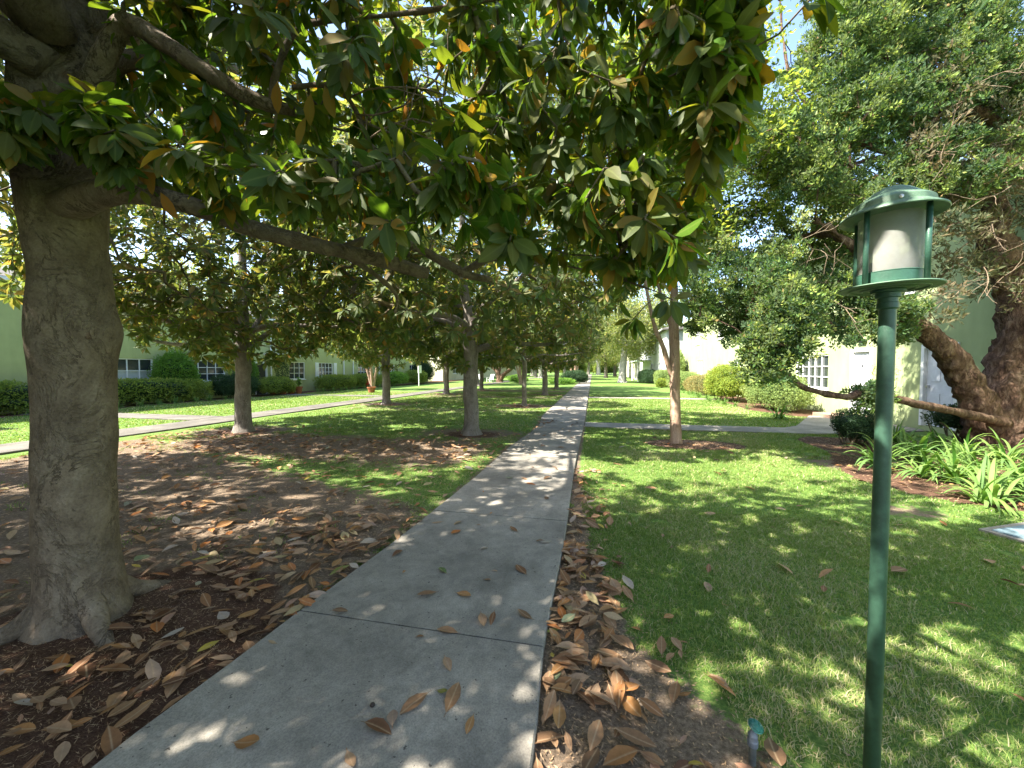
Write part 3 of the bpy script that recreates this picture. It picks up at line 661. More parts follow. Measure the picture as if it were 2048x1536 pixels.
whorls(mb, Cn, dr, 11, .145, .40, 'hi', .85, 0, (.05, .35), .6)
c2 = Cn[rng.integers(0, len(Cn), 500)]-dr[rng.integers(0, len(Cn), 500)]*.0
whorls(mb, Cn[:nv]-dr[:nv]*.10, dr[:nv], 6, .125, .40, 'hi', .7, 0, (.05, .35), .6)
acc = [(556, 190, 2.0, .99), (650, 200, 1.95, .965), (622, 215, 1.95, .96), (612, 262, 1.95, .965), (288, 338, 2.0, .99), (300, 358, 2.0, .985), (322, 412, 2.0, .995), (318, 362, 2.02, .99), (1280, 465, 2.2, .99), (500, 110, 2.1, .96), (1055, 395, 2.6, .995)]
ap = np.array([P(u, v, d) for u, v, d, _ in acc])-loc0; na = len(ap)
leaves(mb, ap+np.array((0, 0, .07)), np.array((0, 0, -1.))+rng.normal(size=(na, 3))*.3, -FW+rng.normal(size=(na, 3))*.2, .15, .062, np.array([a for *_, a in acc]), 'hi', 0, .2, .12)
mb.build('crown', [M['mag'], M['twig']], t0, True)
# dead twigs near the camera
mb = MB()
def bare(p0, dirv, L, r, lev):
    k = 5; pts = [p0]; d = unit(np.asarray(dirv, float))
    for _ in range(k): d = unit(d+rng.normal(size=3)*.16); pts.append(pts[-1]+d*L/k)
    mb.tube(np.array(pts), np.linspace(r, r*.55, k+1), 5, 0, True)
    if lev:
        for q in (2, 3, 4, 5): bare(pts[q], d+rng.normal(size=3)*.8, L*.6, r*.6, lev-1)
for (a, b) in (((700, 195, 2.12), (880, 150, 2.0)), ((715, 230, 2.12), (870, 240, 2.0)), ((690, 190, 2.12), (655, 50, 2.1)), ((735, 280, 2.12), (860, 160, 1.95)), ((745, 300, 2.12), (680, 210, 2.0))):
    A = P(*a)-loc0; B = P(*b)-loc0; bare(A, B-A, np.linalg.norm(B-A), .006, 1)
tag(mb.build('dead_twigs', M['twig_pale'], t0, True), 'pale leafless dead twigs')
# ------------------------------------------------------------------ magnolias of the rows
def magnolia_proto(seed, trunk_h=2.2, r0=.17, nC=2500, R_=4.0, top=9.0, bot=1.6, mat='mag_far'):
    global rng; rng = np.random.default_rng(seed); random.seed(seed)
    t = thing('magnolia_tree', 'x', 'tree'); RN = []
    o, q = limb('trunk', [(0, 0, -.1, r0*1.9), (0, 0, .06, r0*1.4), (.01, 0, .3, r0*1.08), (.0, .02, 1.0, r0), (.03, 0, 1.7, r0), (.0, .03, trunk_h, r0*1.08), (.05, .05, trunk_h+.7, r0*.75), (.0, .2, trunk_h+1.8, r0*.55), (.1, .1, top-1, r0*.2)], M['bark_far'], t, 20, .02, 5)
    displace(o, .03, 3.0); RN.append(q[26:])
    for k in range(8):
        a = k*2*math.pi/8+random.uniform(-.3, .3); h = trunk_h+random.uniform(-.25, .9); ln = random.uniform(2.2, 3.1); ri = random.uniform(.0, 2.4)
        if k % 3 == 0: ri = -.1; 
        ca, sa = math.cos(a), math.sin(a); b = random.uniform(-.4, .4)
        o, q = limb('limb', [(ca*.05, sa*.05, h-.1, r0*.5), (ca*ln*.3, sa*ln*.3, h+.15+ri*.2, r0*.36), (ca*ln*.65-sa*b*.5, sa*ln*.65+ca*b*.5, h+.15+ri*.6, r0*.27), (ca*ln-sa*b, sa*ln+ca*b, h+.3+ri, r0*.16)], M['bark_far'], t, 9, .04, 4)
        displace(o, .02, 4); RN.append(q[4:])
    C = []
    while len(C) < nC:
        p = rng.uniform(-1, 1, 3); rr = np.linalg.norm(p)
        if rr > 1 or rr < .35 or (rr < .7 and random.random() < .5): continue
        z = (top+bot)/2+.0+p[2]*(top-bot)/2
        if p[2] < -.35: p[:2] *= 1.12
        pt = np.array((p[0]*R_, p[1]*R_, z)); f = noise.noise(Vector(pt)*.75)
        if f < -.14: continue
        if z > 4.5 and random.random() < .35: continue
        pt[:2] *= 1+.18*noise.noise(Vector(pt)*.5+Vector((9, 0, 0))); C.append(pt)
    C = np.array(C); mb = MB(); roots = np.concatenate([q[:, :3] for q in RN])
    d = skeleton(mb, roots, None, C, .45, .006, 1, 4, .4, .08, rmax=.045)
    out = unit(C-np.array((0, 0, (top+bot)/2-1)))
    whorls(mb, C, unit(d+out*.4+np.array((0, 0, .5))), 13, .22, .40, 'mid', .25, 0, (.05, .25), .6, (45, 88))
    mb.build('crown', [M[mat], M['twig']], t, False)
    return t
mA = magnolia_proto(11); mB = magnolia_proto(23, 2.25, .17, 2500, 4.1, 9.5, 1.6)
mS = magnolia_proto(31, 2.3, .10, 420, 2.0, 5.2, 2.3)
GRP = 'magnolias planted in two rows on the left lawn'
spots = [(mA, -8.68, 8.14, 0.5, 1.0, 'middle-sized magnolia on the left lawn by the grey side path, nearest of its row'),
 (mB, -2.86, 8.88, 2.2, 1.0, 'magnolia next to the main path with a low limb forking off to the right'),
 (mB, -9.19, 15.98, 4.0, 1.0, 'magnolia by the side path, second of its row, sun streak on its trunk'),
 (mS, -2.87, 16.3, .3, .95, 'young magnolia with a thin straight pale trunk left of the main path'),
 (mA, -9.23, 23.45, 1.4, 1.0, 'magnolia by the side path, third of its row, just left of the low-forking one'),
 (mB, -8.42, 28.7, 5.2, .9, 'farthest magnolia of the side path row, half hidden behind the low-forking one'),
 (mA, -2.88, 23.8, 3.1, .95, 'straight-trunked magnolia left of the main path beyond the young one'),
 (mB, -2.87, 31.5, 1.0, .95, 'farthest magnolia of the main path row, before the round dark bush'),
 (mB, -9.3, .2, 2.8, 1.05, 'magnolia half out of frame at the left edge behind the huge one'),
 (mA, -3.6, -6.2, 4.4, 1.05, 'magnolia standing behind the photographer, left of the path'),
 (mB, -9.6, -7.2, .8, 1.05, 'magnolia behind the photographer by the side path')]
used = set()
for pr_, x, y, a, s, lb in spots:
    o = pr_ if id(pr_) not in used else copy_tree(pr_); used.add(id(pr_))
    o.location = (x, y, 0); o.rotation_euler = (0, 0, a); o.scale = (s, s, s); tag(o, lb, 'tree', GRP)
# ------------------------------------------------------------------ crape myrtle on the right lawn
rng = np.random.default_rng(5); random.seed(5)
def crown_cloud(mb, C, k, L, W, rad, mat=0, kind='lo'):
    n = len(C)*k; c = np.repeat(C, k, 0)+rdir(n)*(rad*rng.uniform(0, 1, n)**.5)[:, None]
    ax = rdir(n)+np.array((0, 0, -.2)); nr = rdir(n)*.8+np.array((0, 0, 1.)); l = L*rng.uniform(.6, 1.2, n)
    leaves(mb, c, ax, nr, l, l*W, rng.uniform(0, 1, n), kind, mat, .15, .1)
cl = np.array((1.76, 8.73, 0))
tc = thing('crape_myrtle_tree', 'slender crape myrtle with peeling pink-brown trunk alone on the right lawn', 'tree', tuple(cl)); RN = []
def LC(rows, name='limb', n=10):
    o, q = limb(name, [tuple(np.array(P(u, v, d))-cl)+(r,) for u, v, d, r in rows], M['bark_crape'], tc, n, .05, 5); RN.append(q); displace(o, .008, 8)
LC([(1353, 896, 8.24, .17), (1352, 880, 8.24, .125), (1351, 850, 8.24, .11), (1350, 780, 8.24, .105), (1349, 700, 8.24, .105), (1347, 640, 8.25, .10), (1348, 570, 8.2, .075), (1335, 450, 8.2, .055), (1350, 300, 8.2, .04), (1340, 120, 8.1, .02)], 'trunk', 18)
LC([(1346, 760, 8.24, .05), (1336, 730, 8.2, .05), (1325, 690, 8.1, .048), (1308, 650, 8.0, .04), (1290, 560, 7.9, .03), (1270, 430, 7.8, .022), (1262, 250, 7.7, .012)])
LC([(1345, 660, 8.25, .05), (1330, 620, 8.4, .04), (1305, 540, 8.6, .03), (1240, 400, 8.8, .02), (1200, 250, 8.9, .012)])
LC([(1350, 660, 8.25, .045), (1362, 620, 8.3, .036), (1380, 520, 8.4, .03), (1420, 380, 8.5, .02), (1450, 200, 8.6, .012)])
LC([(1349, 560, 8.2, .03), (1370, 430, 7.9, .02), (1400, 260, 7.7, .012)])
C = []
while len(C) < 900:
    p = rng.uniform(-1, 1, 3)
    if np.linalg.norm(p) > 1: continue
    pt = np.array((p[0]*2.4-.2, p[1]*2.4, 6.0+p[2]*2.5))
    if noise.noise(Vector(pt)*.8) < -.12: continue
    C.append(pt)
C = np.array(C); mb = MB(); roots = np.concatenate([q[12:, :3] for q in RN])
skeleton(mb, roots, None, C, .4, .004, 1, 4, .42, .08, rmax=.03)
crown_cloud(mb, C, 48, .095, .6, .34)
mb.build('crown', [M['crape'], M['bark_crape']], tc)
# ------------------------------------------------------------------ big juniper at the right
rng = np.random.default_rng(9); random.seed(9)
jl = G(1995, 905); jl[2] = 0
tj = thing('juniper_tree', 'massive twisted juniper with furrowed brown trunk against the pale green house', 'tree', tuple(jl)); RN = []
def LJ(rows, name='limb', n=14, amp=.05):
    rows = [tuple(P(u, v, d)-jl)+(r,) for u, v, d, r in rows]; o, q = limb(name, rows, M['bark_jun'], tj, n, .09, 7); RN.append(q); displace(o, amp, 5); displace(o, amp*.4, 14)
LJ([(2010, 925, 7.3, .75), (2005, 890, 7.3, .52), (1995, 850, 7.3, .42), (2010, 780, 7.25, .36), (2040, 700, 7.2, .33), (2050, 620, 7.2, .32), (2020, 540, 7.2, .28), (1985, 480, 7.1, .22), (1990, 410, 7.1, .16), (1965, 380, 7.2, .13), (1900, 370, 7.3, .09), (1840, 330, 7.2, .07)], 'trunk', 26, .10)
LJ([(1985, 870, 7.3, .35), (1960, 820, 7.2, .27), (1935, 770, 7.1, .22), (1905, 715, 7.0, .19), (1870, 680, 6.95, .165), (1830, 645, 6.9, .14), (1790, 600, 6.8, .11), (1740, 540, 6.8, .08), (1690, 480, 6.7, .06), (1630, 440, 6.7, .05)], 'limb', 18, .07)
LJ([(2040, 880, 7.3, .3), (2075, 780, 7.2, .28), (2100, 650, 7.1, .24), (2110, 450, 7.0, .18), (2060, 250, 7.0, .13), (2000, 60, 7.0, .08), (1980, -150, 7.0, .05)], 'limb', 16, .07)
LJ([(2010, 845, 7.0, .10), (1950, 832, 6.8, .075), (1870, 815, 6.5, .07), (1800, 800, 6.3, .065), (1745, 782, 6.2, .055), (1690, 793, 6.1, .055), (1640, 785, 6.1, .045), (1600, 770, 6.1, .04), (1570, 745, 6.1, .032), (1545, 700, 6.1, .02)], 'limb', 10, .02)
LJ([(2075, 300, 7.0, .12), (1980, 240, 6.8, .1), (1920, 190, 6.7, .075), (1990, 60, 6.8, .06), (2020, 0, 6.9, .05)])
LJ([(1920, 190, 6.7, .06), (1870, 240, 6.6, .05), (1800, 300, 6.5, .04), (1700, 330, 6.5, .03)])
LJ([(1840, 330, 7.2, .07), (1760, 300, 7.4, .06), (1660, 250, 7.6, .05), (1580, 150, 7.8, .04), (1560, 0, 8, .03)])
LJ([(1690, 480, 6.7, .06), (1620, 470, 7.5, .05), (1520, 520, 8, .04), (1440, 580, 8.4, .03)])
LJ([(1900, 370, 7.3, .08), (1800, 430, 7, .05), (1700, 560, 6.9, .04), (1600, 640, 6.8, .03)])
def region(n, u0, u1, v0, v1, d0, d1, nz=.0, poly=None, thr=-.25, sc=1.15):
    out = []; t = 0
    while len(out) < n and t < n*60:
        t += 1; u = random.uniform(u0, u1); v = random.uniform(v0, v1)
        if poly and not inpoly(np.array([u]), np.array([v]), poly)[0]: continue
        p = P(u, v, random.uniform(d0, d1))
        if p[2] < .3 or p[0] > 8.0: continue
        if noise.noise(Vector(p)*sc) < thr: continue
        out.append(p)
    return out
PJ = [(1590, -60), (1640, 60), (1560, 150), (1560, 250), (1500, 230), (1450, 290), (1470, 340), (1530, 380), (1600, 400), (1660, 440), (1760, 420), (1850, 420), (2100, 330), (2100, -60)]
PJ2 = [(1370, 600), (1400, 500), (1480, 480), (1560, 500), (1640, 440), (1720, 480), (1690, 580), (1620, 620), (1560, 740), (1480, 760), (1500, 690), (1430, 720), (1380, 660)]
PJ3 = [(1400, 400), (1480, 380), (1560, 400), (1620, 480), (1560, 520), (1440, 520), (1400, 480)]
C1 = region(1500, 1430, 2140, -220, 440, 6.0, 9.0, poly=[(1590, -220)]+PJ[0:1]+PJ[1:-1]+[(2140, -220)], thr=-.06)
C1 += region(270, 1370, 1720, 430, 690, 6.0, 8.8, poly=PJ2, thr=.0)
C1 += region(130, 1490, 1620, 560, 755, 5.8, 6.5, poly=[(1500, 700), (1530, 610), (1590, 560), (1640, 610), (1610, 700), (1560, 760), (1490, 750)], thr=-.9)
C1 += region(55, 1400, 1620, 370, 520, 7.5, 8.8, poly=PJ3)
C1 += region(90, 1640, 1830, 560, 690, 6.2, 7.0, poly=[(1620, 600), (1700, 560), (1830, 600), (1810, 690), (1760, 660), (1700, 690), (1640, 640)], thr=-.1)
C1 += region(12, 1720, 1760, 770, 800, 6.1, 6.3, thr=-1)
C2 = region(150, 1840, 2120, 120, 640, 5.9, 7.6, thr=-.05, sc=1.2)
C1 += [p for p in region(160, 1500, 2400, -900, -220, 6, 9.5)]
C1 = np.array(C1)-jl; C2 = np.array(C2)-jl
mb = MB(); roots = np.concatenate([q[6:, :3] for q in RN])
CA = np.concatenate([C1, C2]); dj = skeleton(mb, roots, None, CA, .35, .005, 2, 4, .42, .10, rmax=.05)
def tufts(mb, C, dr, k, rad, L, W, mat, flat=.8):
    n = len(C)*k; sz = np.repeat(rng.uniform(.65, 1.3, len(C)), k); sub = rdir(len(C)*9)*(rad*rng.uniform(.35, 1.1, len(C)*9))[:, None]; o = sub[np.repeat(np.arange(len(C))*9, k)+rng.integers(0, 9, n)]*sz[:, None]; o2 = rdir(n)*(.07*rng.uniform(.2, 1, n))[:, None]; o = o+o2; o[:, 2] *= flat
    c = np.repeat(C, k, 0)+o; ax = unit(o/rad*.3+o2/.07*.9+np.array((0, 0, .4))+rng.normal(size=(n, 3))*.35+np.repeat(dr, k, 0)*.2)
    l = L*rng.uniform(.6, 1.3, n); a = np.clip(np.repeat(rng.uniform(.05, .75, len(C)), k)+rng.normal(0, .15, n)+(rng.uniform(0, 1, n) < .05)*.6, 0, 1)
    leaves(mb, c, ax, rdir(n)+unit(o), l, l*W, a, 'lo', mat, .3, .05)
tufts(mb, C1, dj[:len(C1)], 210, .25, .065, .42, 0)
tufts(mb, C2, dj[len(C1):], 80, .26, .09, .3, 1)
mbj = mb; mb0 = MB(); mb = mb0
for p in region(55, 1820, 2120, 180, 620, 5.8, 7.2, thr=-1)+region(12, 1560, 1800, 480, 640, 6, 7, thr=-1): bare(p-jl, rng.normal(size=3)+np.array((-.3, 0, .3)), random.uniform(.35, .8), .007, 1)
for v_, f_ in zip([0], [0]):
    mbj.add(np.concatenate(mb0.v), np.concatenate(mb0.f3), np.concatenate(mb0.f4), 3)
mbj.build('crown', [M['juniper'], M['juniper_dry'], M['bark_jun'], M['twig_pale']], tj)
# ------------------------------------------------------------------ far trees
def round_tree(name, seed, h, rad, r0, mat, barkm, nC=420, k=42, L=.16, bot=.32, lean=0, stems=1, clr=.55):
    global rng; rng = np.random.default_rng(seed); random.seed(seed)
    t = thing(name, 'x', 'tree'); RN = []
    if stems == 1:
        o, q = limb('trunk', [(0, 0, -.1, r0*1.7), (0, 0, .1, r0*1.3), (lean*.2, 0, h*.12, r0), (lean*.6, 0, h*.3, r0*.85), (lean, .1, h*.5, r0*.6), (lean, 0, h*.8, r0*.25)], barkm, t, 16, .03, 5); displace(o, r0*.15, 2); RN.append(q[12:])
    for s_ in range(max(4, stems)):
        a = s_*2*math.pi/max(4, stems)+random.uniform(-.3, .3); ca, sa = math.cos(a), math.sin(a)
        if stems > 1: rows = [(ca*.05, sa*.05, -.05, r0*.5), (ca*.2, sa*.2, h*.15, r0*.42), (ca*rad*.25, sa*rad*.25, h*.4, r0*.36), (ca*rad*.5, sa*rad*.5, h*.75, r0*.12)]
        else: rows = [(lean*.7, 0, h*.33, r0*.45), (lean*.8+ca*rad*.3, sa*rad*.3, h*.45, r0*.35), (lean+ca*rad*.65, sa*rad*.65, h*.62, r0*.15)]
        nm = 'trunk' if stems > 1 else 'limb'
        o, q = limb(nm, rows, barkm, t, 8, .05, 4); RN.append(q[4:])
    C = []
    while len(C) < nC:
        p = rng.uniform(-1, 1, 3)
        if np.linalg.norm(p) > 1: continue
        pt = np.array((lean+p[0]*rad, p[1]*rad, h*(bot+1)/2+p[2]*h*(1-bot)/2))
        if noise.noise(Vector(pt)*(2.2/rad)) < -.12: continue
        C.append(pt)
    C = np.array(C); mb = MB(); skeleton(mb, np.concatenate([q[:, :3] for q in RN]), None, C, .8, .012, 1, 4, .42, .1, rmax=r0*.35)
    crown_cloud(mb, C, k, L, .7, clr)
    mb.build('crown', [mat, barkm], t); return t
syc = round_tree('sycamore_tree', 41, 13, 6.0, .42, M['sycamore'], M['bark_pale'], 560, 55, .24, .22, .4, 1, 1.0)
ash = round_tree('shade_tree', 43, 9.5, 4.3, .3, M['sycamore'], M['bark_far'], 460, 48, .19, .22, -.3, 1, .8)
myr = round_tree('multi_stem_tree', 47, 5.2, 2.0, .24, M['crape'], M['bark_crape'], 260, 40, .1, .42, 0, 5, .4)
far = [(syc, 3.6, 49.5, .3, 1.0, 'big sycamore with mottled white trunk right of the path in the distance'),
 (syc, 7.4, 66, 2.3, .9, 'sycamore leaning beside the far grey house on the right'),
 (ash, 2.6, 78, 1.0, 1.1, 'shade tree right of the far end of the path'),
 (ash, -5.6, 62, 2.2, 1.1, 'distant shade tree on the left lawn, between the row magnolias and the round bush'),
 (syc, -9.5, 72, 4.0, 1.0, 'distant pale-trunked sycamore on the far left lawn'),
 (ash, -16.5, 52, .4, 1.0, 'shade tree beyond the white garden chairs'),
 (syc, -3.6, 90, 1.9, 1.1, 'pale-trunked sycamore left of the far end of the path'),
 (ash, 5.4, 98, 5.0, 1.2, 'shade tree farthest off on the right of the path'),
 (syc, -15, 98, 3.0, 1.1, 'sycamore farthest off on the left lawn'),
 (syc, 1.8, 122, 2.0, 1.3, 'tall tree closing the view over the end of the path'),
 (ash, -8.5, 122, 1.0, 1.4, 'tall tree closing the view left of the path end'),
 (ash, 12, 118, 1.7, 1.4, 'tall tree closing the view right of the path end'),
 (syc, -27, 84, 1.7, 1.2, 'tall tree beyond the end of the green house on the left'),
 (syc, 16.5, 30, 1.0, 1.05, 'tall bright tree rising behind the pale green house'),
 (ash, 15.5, 18, 2.0, 1.15, 'round tree behind the pale green house nearest the juniper'),
 (syc, -41, 14, 1.3, 1.0, 'tall tree behind the sage green house at its near end'),
 (syc, -42, 36, 3.3, 1.05, 'tall tree behind the sage green house at its middle'),
 (ash, -21, 118, 1.2, 1.4, 'tall tree closing the view behind the far left lawn'),
 (ash, -1.5, 140, 3.2, 1.6, 'tallest tree closing the view straight beyond the path'),
 (ash, -12.5, 86, 3.9, 1.0, 'shade tree on the far left lawn behind the pale-trunked ones'),
 (ash, -11.8, 38.5, .5, .8, 'slim shade tree behind the dark trunks at the end of the side path'),
 (myr, -16.7, 27.0, 0, .95, 'multi-stemmed pinkish crape myrtle in front of the sage green house'),
 (myr, -7.6, 41.0, 2, 1.0, 'multi-stemmed crape myrtle on the far left lawn'),
 (myr, -2.2, 46.5, 4, 1.2, 'multi-stemmed tree rising behind the round dark bush')]
used = set()
for pr_, x, y, a, s, lb in far:
    o = pr_ if id(pr_) not in used else copy_tree(pr_); used.add(id(pr_))
    o.location = (x, y, 0); o.rotation_euler = (0, 0, a); o.scale = (s, s, s); tag(o, lb, 'tree', 'trees in the distance')
# small gnarled juniper in the distance
rng = np.random.default_rng(3); random.seed(3)
g = G(1000, 765); tg = thing('juniper_tree', 'small gnarled juniper with forked leaning trunk near the white chairs', 'tree', (g[0], g[1], 0)); RN = []
for rows in ([(0, 0, -.1, .5), (-.1, 0, .3, .35), (-.3, 0, 1.2, .28), (-1.2, .2, 2.2, .2), (-2.2, .2, 2.8, .12)], [(0, 0, .1, .35), (.4, 0, .9, .25), (1.4, 0, 1.7, .2), (2.6, .1, 3.0, .12), (3.0, .1, 4, .06)], [(-.2, 0, 1, .2), (0, .1, 2, .16), (.2, .1, 3.5, .1)]):
    o, q = limb('limb' if len(RN) else 'trunk', rows, M['bark_jun'], tg, 12, .06, 5); displace(o, .08, 3); RN.append(q[8:])
C = np.array([(random.uniform(-3.4, 3.6), random.uniform(-1.8, 1.8), random.uniform(2.2, 5.2)) for _ in range(150)]); mb = MB()
d = skeleton(mb, np.concatenate([q[:, :3] for q in RN]), None, C, .5, .008, 1, 4); tufts(mb, C, d, 60, .5, .2, .35, 0)
mb.build('crown', [M['juniper'], M['bark_jun']], tg)
# ------------------------------------------------------------------ shrubs
def shrub(name, label, cat, cx, cy, sx, sy, h, mat, dens=900, leaf=.06, boxy=2.0, group=None, z0=.05, rough=.12, woodmat='twig'):
    """leafy mass, boxy=2 round, 6 clipped"""
    o = thing(name, label, cat, (cx, cy, 0), group); mb = MB(); area = (sx*h+sy*h)*2+sx*sy; n = int(min(26000, dens*area))
    d = rdir(n*2); d = d[d[:, 2] > -.75][:n]; n = len(d); e = boxy
    k = (np.abs(d)**e).sum(1)**(-1/e); p = d*k[:, None]; sh = rng.uniform(.72, 1.04, n)
    s = np.array((sx/2, sy/2, (h-z0)/2)); q = p*s*sh[:, None]
    nz = np.array([noise.noise(Vector(v)*2.2+Vector((cx, cy, 0))) for v in q]); nz2 = np.array([noise.noise(Vector(v)*6+Vector((cy, cx, 0))) for v in q])
    if e < 3.5: rough = rough*2.3
    q *= (1+rough*nz+rough*.5*nz2)[:, None]; q[:, 2] += z0+(h-z0)/2
    ax = unit(d+rng.normal(size=(n, 3))*.7+np.array((0, 0, .3))); l = leaf*rng.uniform(.6, 1.3, n)
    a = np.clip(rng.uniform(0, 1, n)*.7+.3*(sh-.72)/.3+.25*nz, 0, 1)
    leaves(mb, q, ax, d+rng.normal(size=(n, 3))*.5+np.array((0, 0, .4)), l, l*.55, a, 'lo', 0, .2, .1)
    # woody inside: stems from the ground
    for _ in range(14):
        e_ = q[random.randrange(n)]; b = np.array((random.uniform(-.25, .25)*sx, random.uniform(-.25, .25)*sy, -.02)); m_ = (b+e_)/2+rng.normal(size=3)*.08
        mb.tube(np.array([b, m_, e_]), [.018, .012, .006], 5, 1, False)
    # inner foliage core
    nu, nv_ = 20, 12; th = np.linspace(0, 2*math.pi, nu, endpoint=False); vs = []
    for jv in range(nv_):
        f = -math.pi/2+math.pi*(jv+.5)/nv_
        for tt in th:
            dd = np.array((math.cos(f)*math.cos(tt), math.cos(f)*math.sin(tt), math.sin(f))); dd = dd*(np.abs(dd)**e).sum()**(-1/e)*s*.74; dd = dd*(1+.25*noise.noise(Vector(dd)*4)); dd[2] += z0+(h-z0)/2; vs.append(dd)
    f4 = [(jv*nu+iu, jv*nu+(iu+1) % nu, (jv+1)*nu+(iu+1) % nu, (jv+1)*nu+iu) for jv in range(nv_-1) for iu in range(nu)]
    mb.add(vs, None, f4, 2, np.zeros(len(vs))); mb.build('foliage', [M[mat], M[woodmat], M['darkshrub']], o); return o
rng = np.random.default_rng(77); random.seed(77)
XL = -20.6
# left house planting (world y along the house)
shrub('clipped_hedge', 'long clipped hedge under the wide white window of the sage green house', 'hedge', -19.75, 12.2, 1.1, 8.3, 1.12, 'hedge', 700, .085, 5)
shrub('clipped_hedge', 'short clipped hedge cut off by the left edge of the picture, behind the huge trunk', 'hedge', -19.9, 5.6, 1.0, 3.4, .8, 'hedge', 700, .085, 5)
shrub('wall_shrub', 'round vine-like green shrub trained on the wall between two windows', 'shrub', -20.25, 15.35, .7, 2.1, 2.35, 'vine', 900, .085, 2.6)
shrub('dark_bush', 'dark green bush in front of the window left of the second trunk', 'bush', -19.6, 17.9, 1.5, 2.4, 1.3, 'darkshrub', 900, .07, 2.4)
shrub('wall_shrub', 'climbing green shrub on the wall just left of the dark doorway', 'shrub', -20.2, 19.2, .7, 1.5, 2.3, 'vine', 800, .08, 2.6)
shrub('green_bush', 'wide green bush between the second trunk and the terracotta pots', 'bush', -19.2, 20.5, 1.4, 2.2, 1.15, 'hedge', 900, .07, 2.6)
shrub('clipped_hedge', 'hedge under the shuttered window of the sage green house', 'hedge', -19.5, 26.5, 1.3, 3.8, 1.15, 'hedge', 700, .08, 4)
shrub('clipped_hedge', 'hedge behind the multi-stemmed crape myrtle', 'hedge', -19.5, 30.6, 1.3, 3.8, 1.2, 'hedge', 700, .085, 4)
shrub('green_bush', 'light green bush beside the white signpost', 'bush', -19.2, 35, 1.8, 3.4, 1.35, 'vine', 500, .1, 2.5)
shrub('green_bush', 'large bush at the far end of the sage green house', 'bush', -19.0, 39.2, 1.8, 3.5, 1.5, 'hedge', 500, .1, 2.5)
shrub('dark_bush', 'tall dark bush behind the white signpost', 'bush', -20.0, 43, 2.4, 3.0, 2.6, 'darkshrub', 400, .11, 2.5)
# along the path and right house
g = G(1155, 768); shrub('round_bush', 'round dark clipped bush beside the path in the distance', 'bush', g[0]-.3, g[1], 2.7, 2.4, 1.45, 'darkshrub', 600, .1, 2.4)
shrub('green_bush', 'low bright bush at the foot of the small gnarled juniper', 'bush', -8.6, 44.5, 2.4, 1.6, 1.0, 'vine', 400, .1, 2.3)
shrub('green_bush', 'low pale green plants before the round dark bush', 'bush', -3.2, 40.5, 2.6, 1.4, .7, 'vine', 400, .1, 2.3)
shrub('clipped_hedge', 'pale green clipped hedge, farthest of the hedges along the pale house', 'hedge', 6.7, 38.5, 1.7, 3.2, 1.5, 'pale', 500, .1, 4)
shrub('clipped_hedge', 'big rounded pale hedge in front of the pale house windows', 'hedge', 7.0, 32.5, 1.8, 4.6, 1.35, 'pale', 600, .09, 4)
shrub('orange_shrub', 'orange-tinted shrub row below the small window of the pale house', 'shrub', 7.0, 26.8, 1.7, 4.8, 1.15, 'orange', 800, .07, 3)
shrub('yellow_shrub', 'bright yellow-green bush at the corner of the pale house bed', 'shrub', 6.75, 21.3, 1.9, 3.2, 1.75, 'lime', 1000, .075, 2.3)
shrub('green_bush', 'loose light green bush under the big white window of the pale house', 'bush', 7.05, 16.9, 1.6, 3.3, 1.35, 'pale', 1300, .06, 2.5)
shrub('lime_plant', 'small vivid lime plant among the far hedges on the right', 'plant', 5.9, 35.5, .9, 1.0, .8, 'lime', 700, .08, 2.2)
shrub('dark_bush', 'dark small-leaved bush just left of the lamp post, by the house bed', 'bush', *G(1715, 890)[:2], .85, .85, .72, 'darkshrub', 2600, .035, 2.2)
shrub('dark_bush', 'dark feathery bush in front of the white screen door', 'bush', *G(1915, 893)[:2], 1.0, .6, .85, 'darkshrub', 700, .05, 2.0, z0=.3)
shrub('dark_bush', 'dark clipped hedge beside the big pale sycamore trunk', 'hedge', 6.6, 47.5, 2.4, 4.6, 1.5, 'darkshrub', 400, .1, 4)
shrub('wall_shrub', 'tall pale shrub trained against the far corner of the pale house', 'shrub', 7.6, 37.5, .9, 2.6, 3.2, 'pale', 500, .1, 2.6)
# airy-tipped vine behind the post
def airy(label, cx, cy, h, mat):
    o = thing('thin_shrub', label, 'shrub', (cx, cy, 0)); mb = MB()
    for _ in range(9):
        b = np.array((random.uniform(-.08, .08), random.uniform(-.08, .08), 0)); e_ = b+np.array((random.uniform(-.45, .45), random.uniform(-.45, .45), h*random.uniform(.6, 1)))
        pts = smoothpath([b, (b+e_)/2+rng.normal(size=3)*.1, e_], 6); mb.tube(pts, np.linspace(.009, .003, len(pts)), 5, 1, False)
        n = 70; c = pts[rng.integers(4, len(pts), n)]+rng.normal(size=(n, 3))*.06; leaves(mb, c, rdir(n), rdir(n)+np.array((0, 0, 1.)), .05, .025, rng.uniform(0, 1, n), 'lo', 0)
    mb.build('foliage', [M[mat], M['twig_pale']], o)
for k_, (x_, y_, w_, h_) in enumerate(((-6.5, 128, 9, 4.5), (4.5, 132, 8, 4), (-17, 112, 8, 4), (13, 108, 7, 4), (-.8, 150, 7, 4.5), (-12, 138, 9, 5))):
    shrub('distant_bush', ['broad bush closing the view left of the path end', 'broad bush closing the view right of the path end', 'bush at the far end of the left lawn, before the houses', 'bush at the far end of the right lawn', 'bush straight behind the vanishing point of the path', 'bush behind the farthest left lawn'][k_], 'bush', x_, y_, w_, 3.5, h_, 'hedge', 60, .3, 2.4)
airy('thin airy yellow-green shrub rising beside the white front door', 7.65, 12.6, 2.3, 'lime')
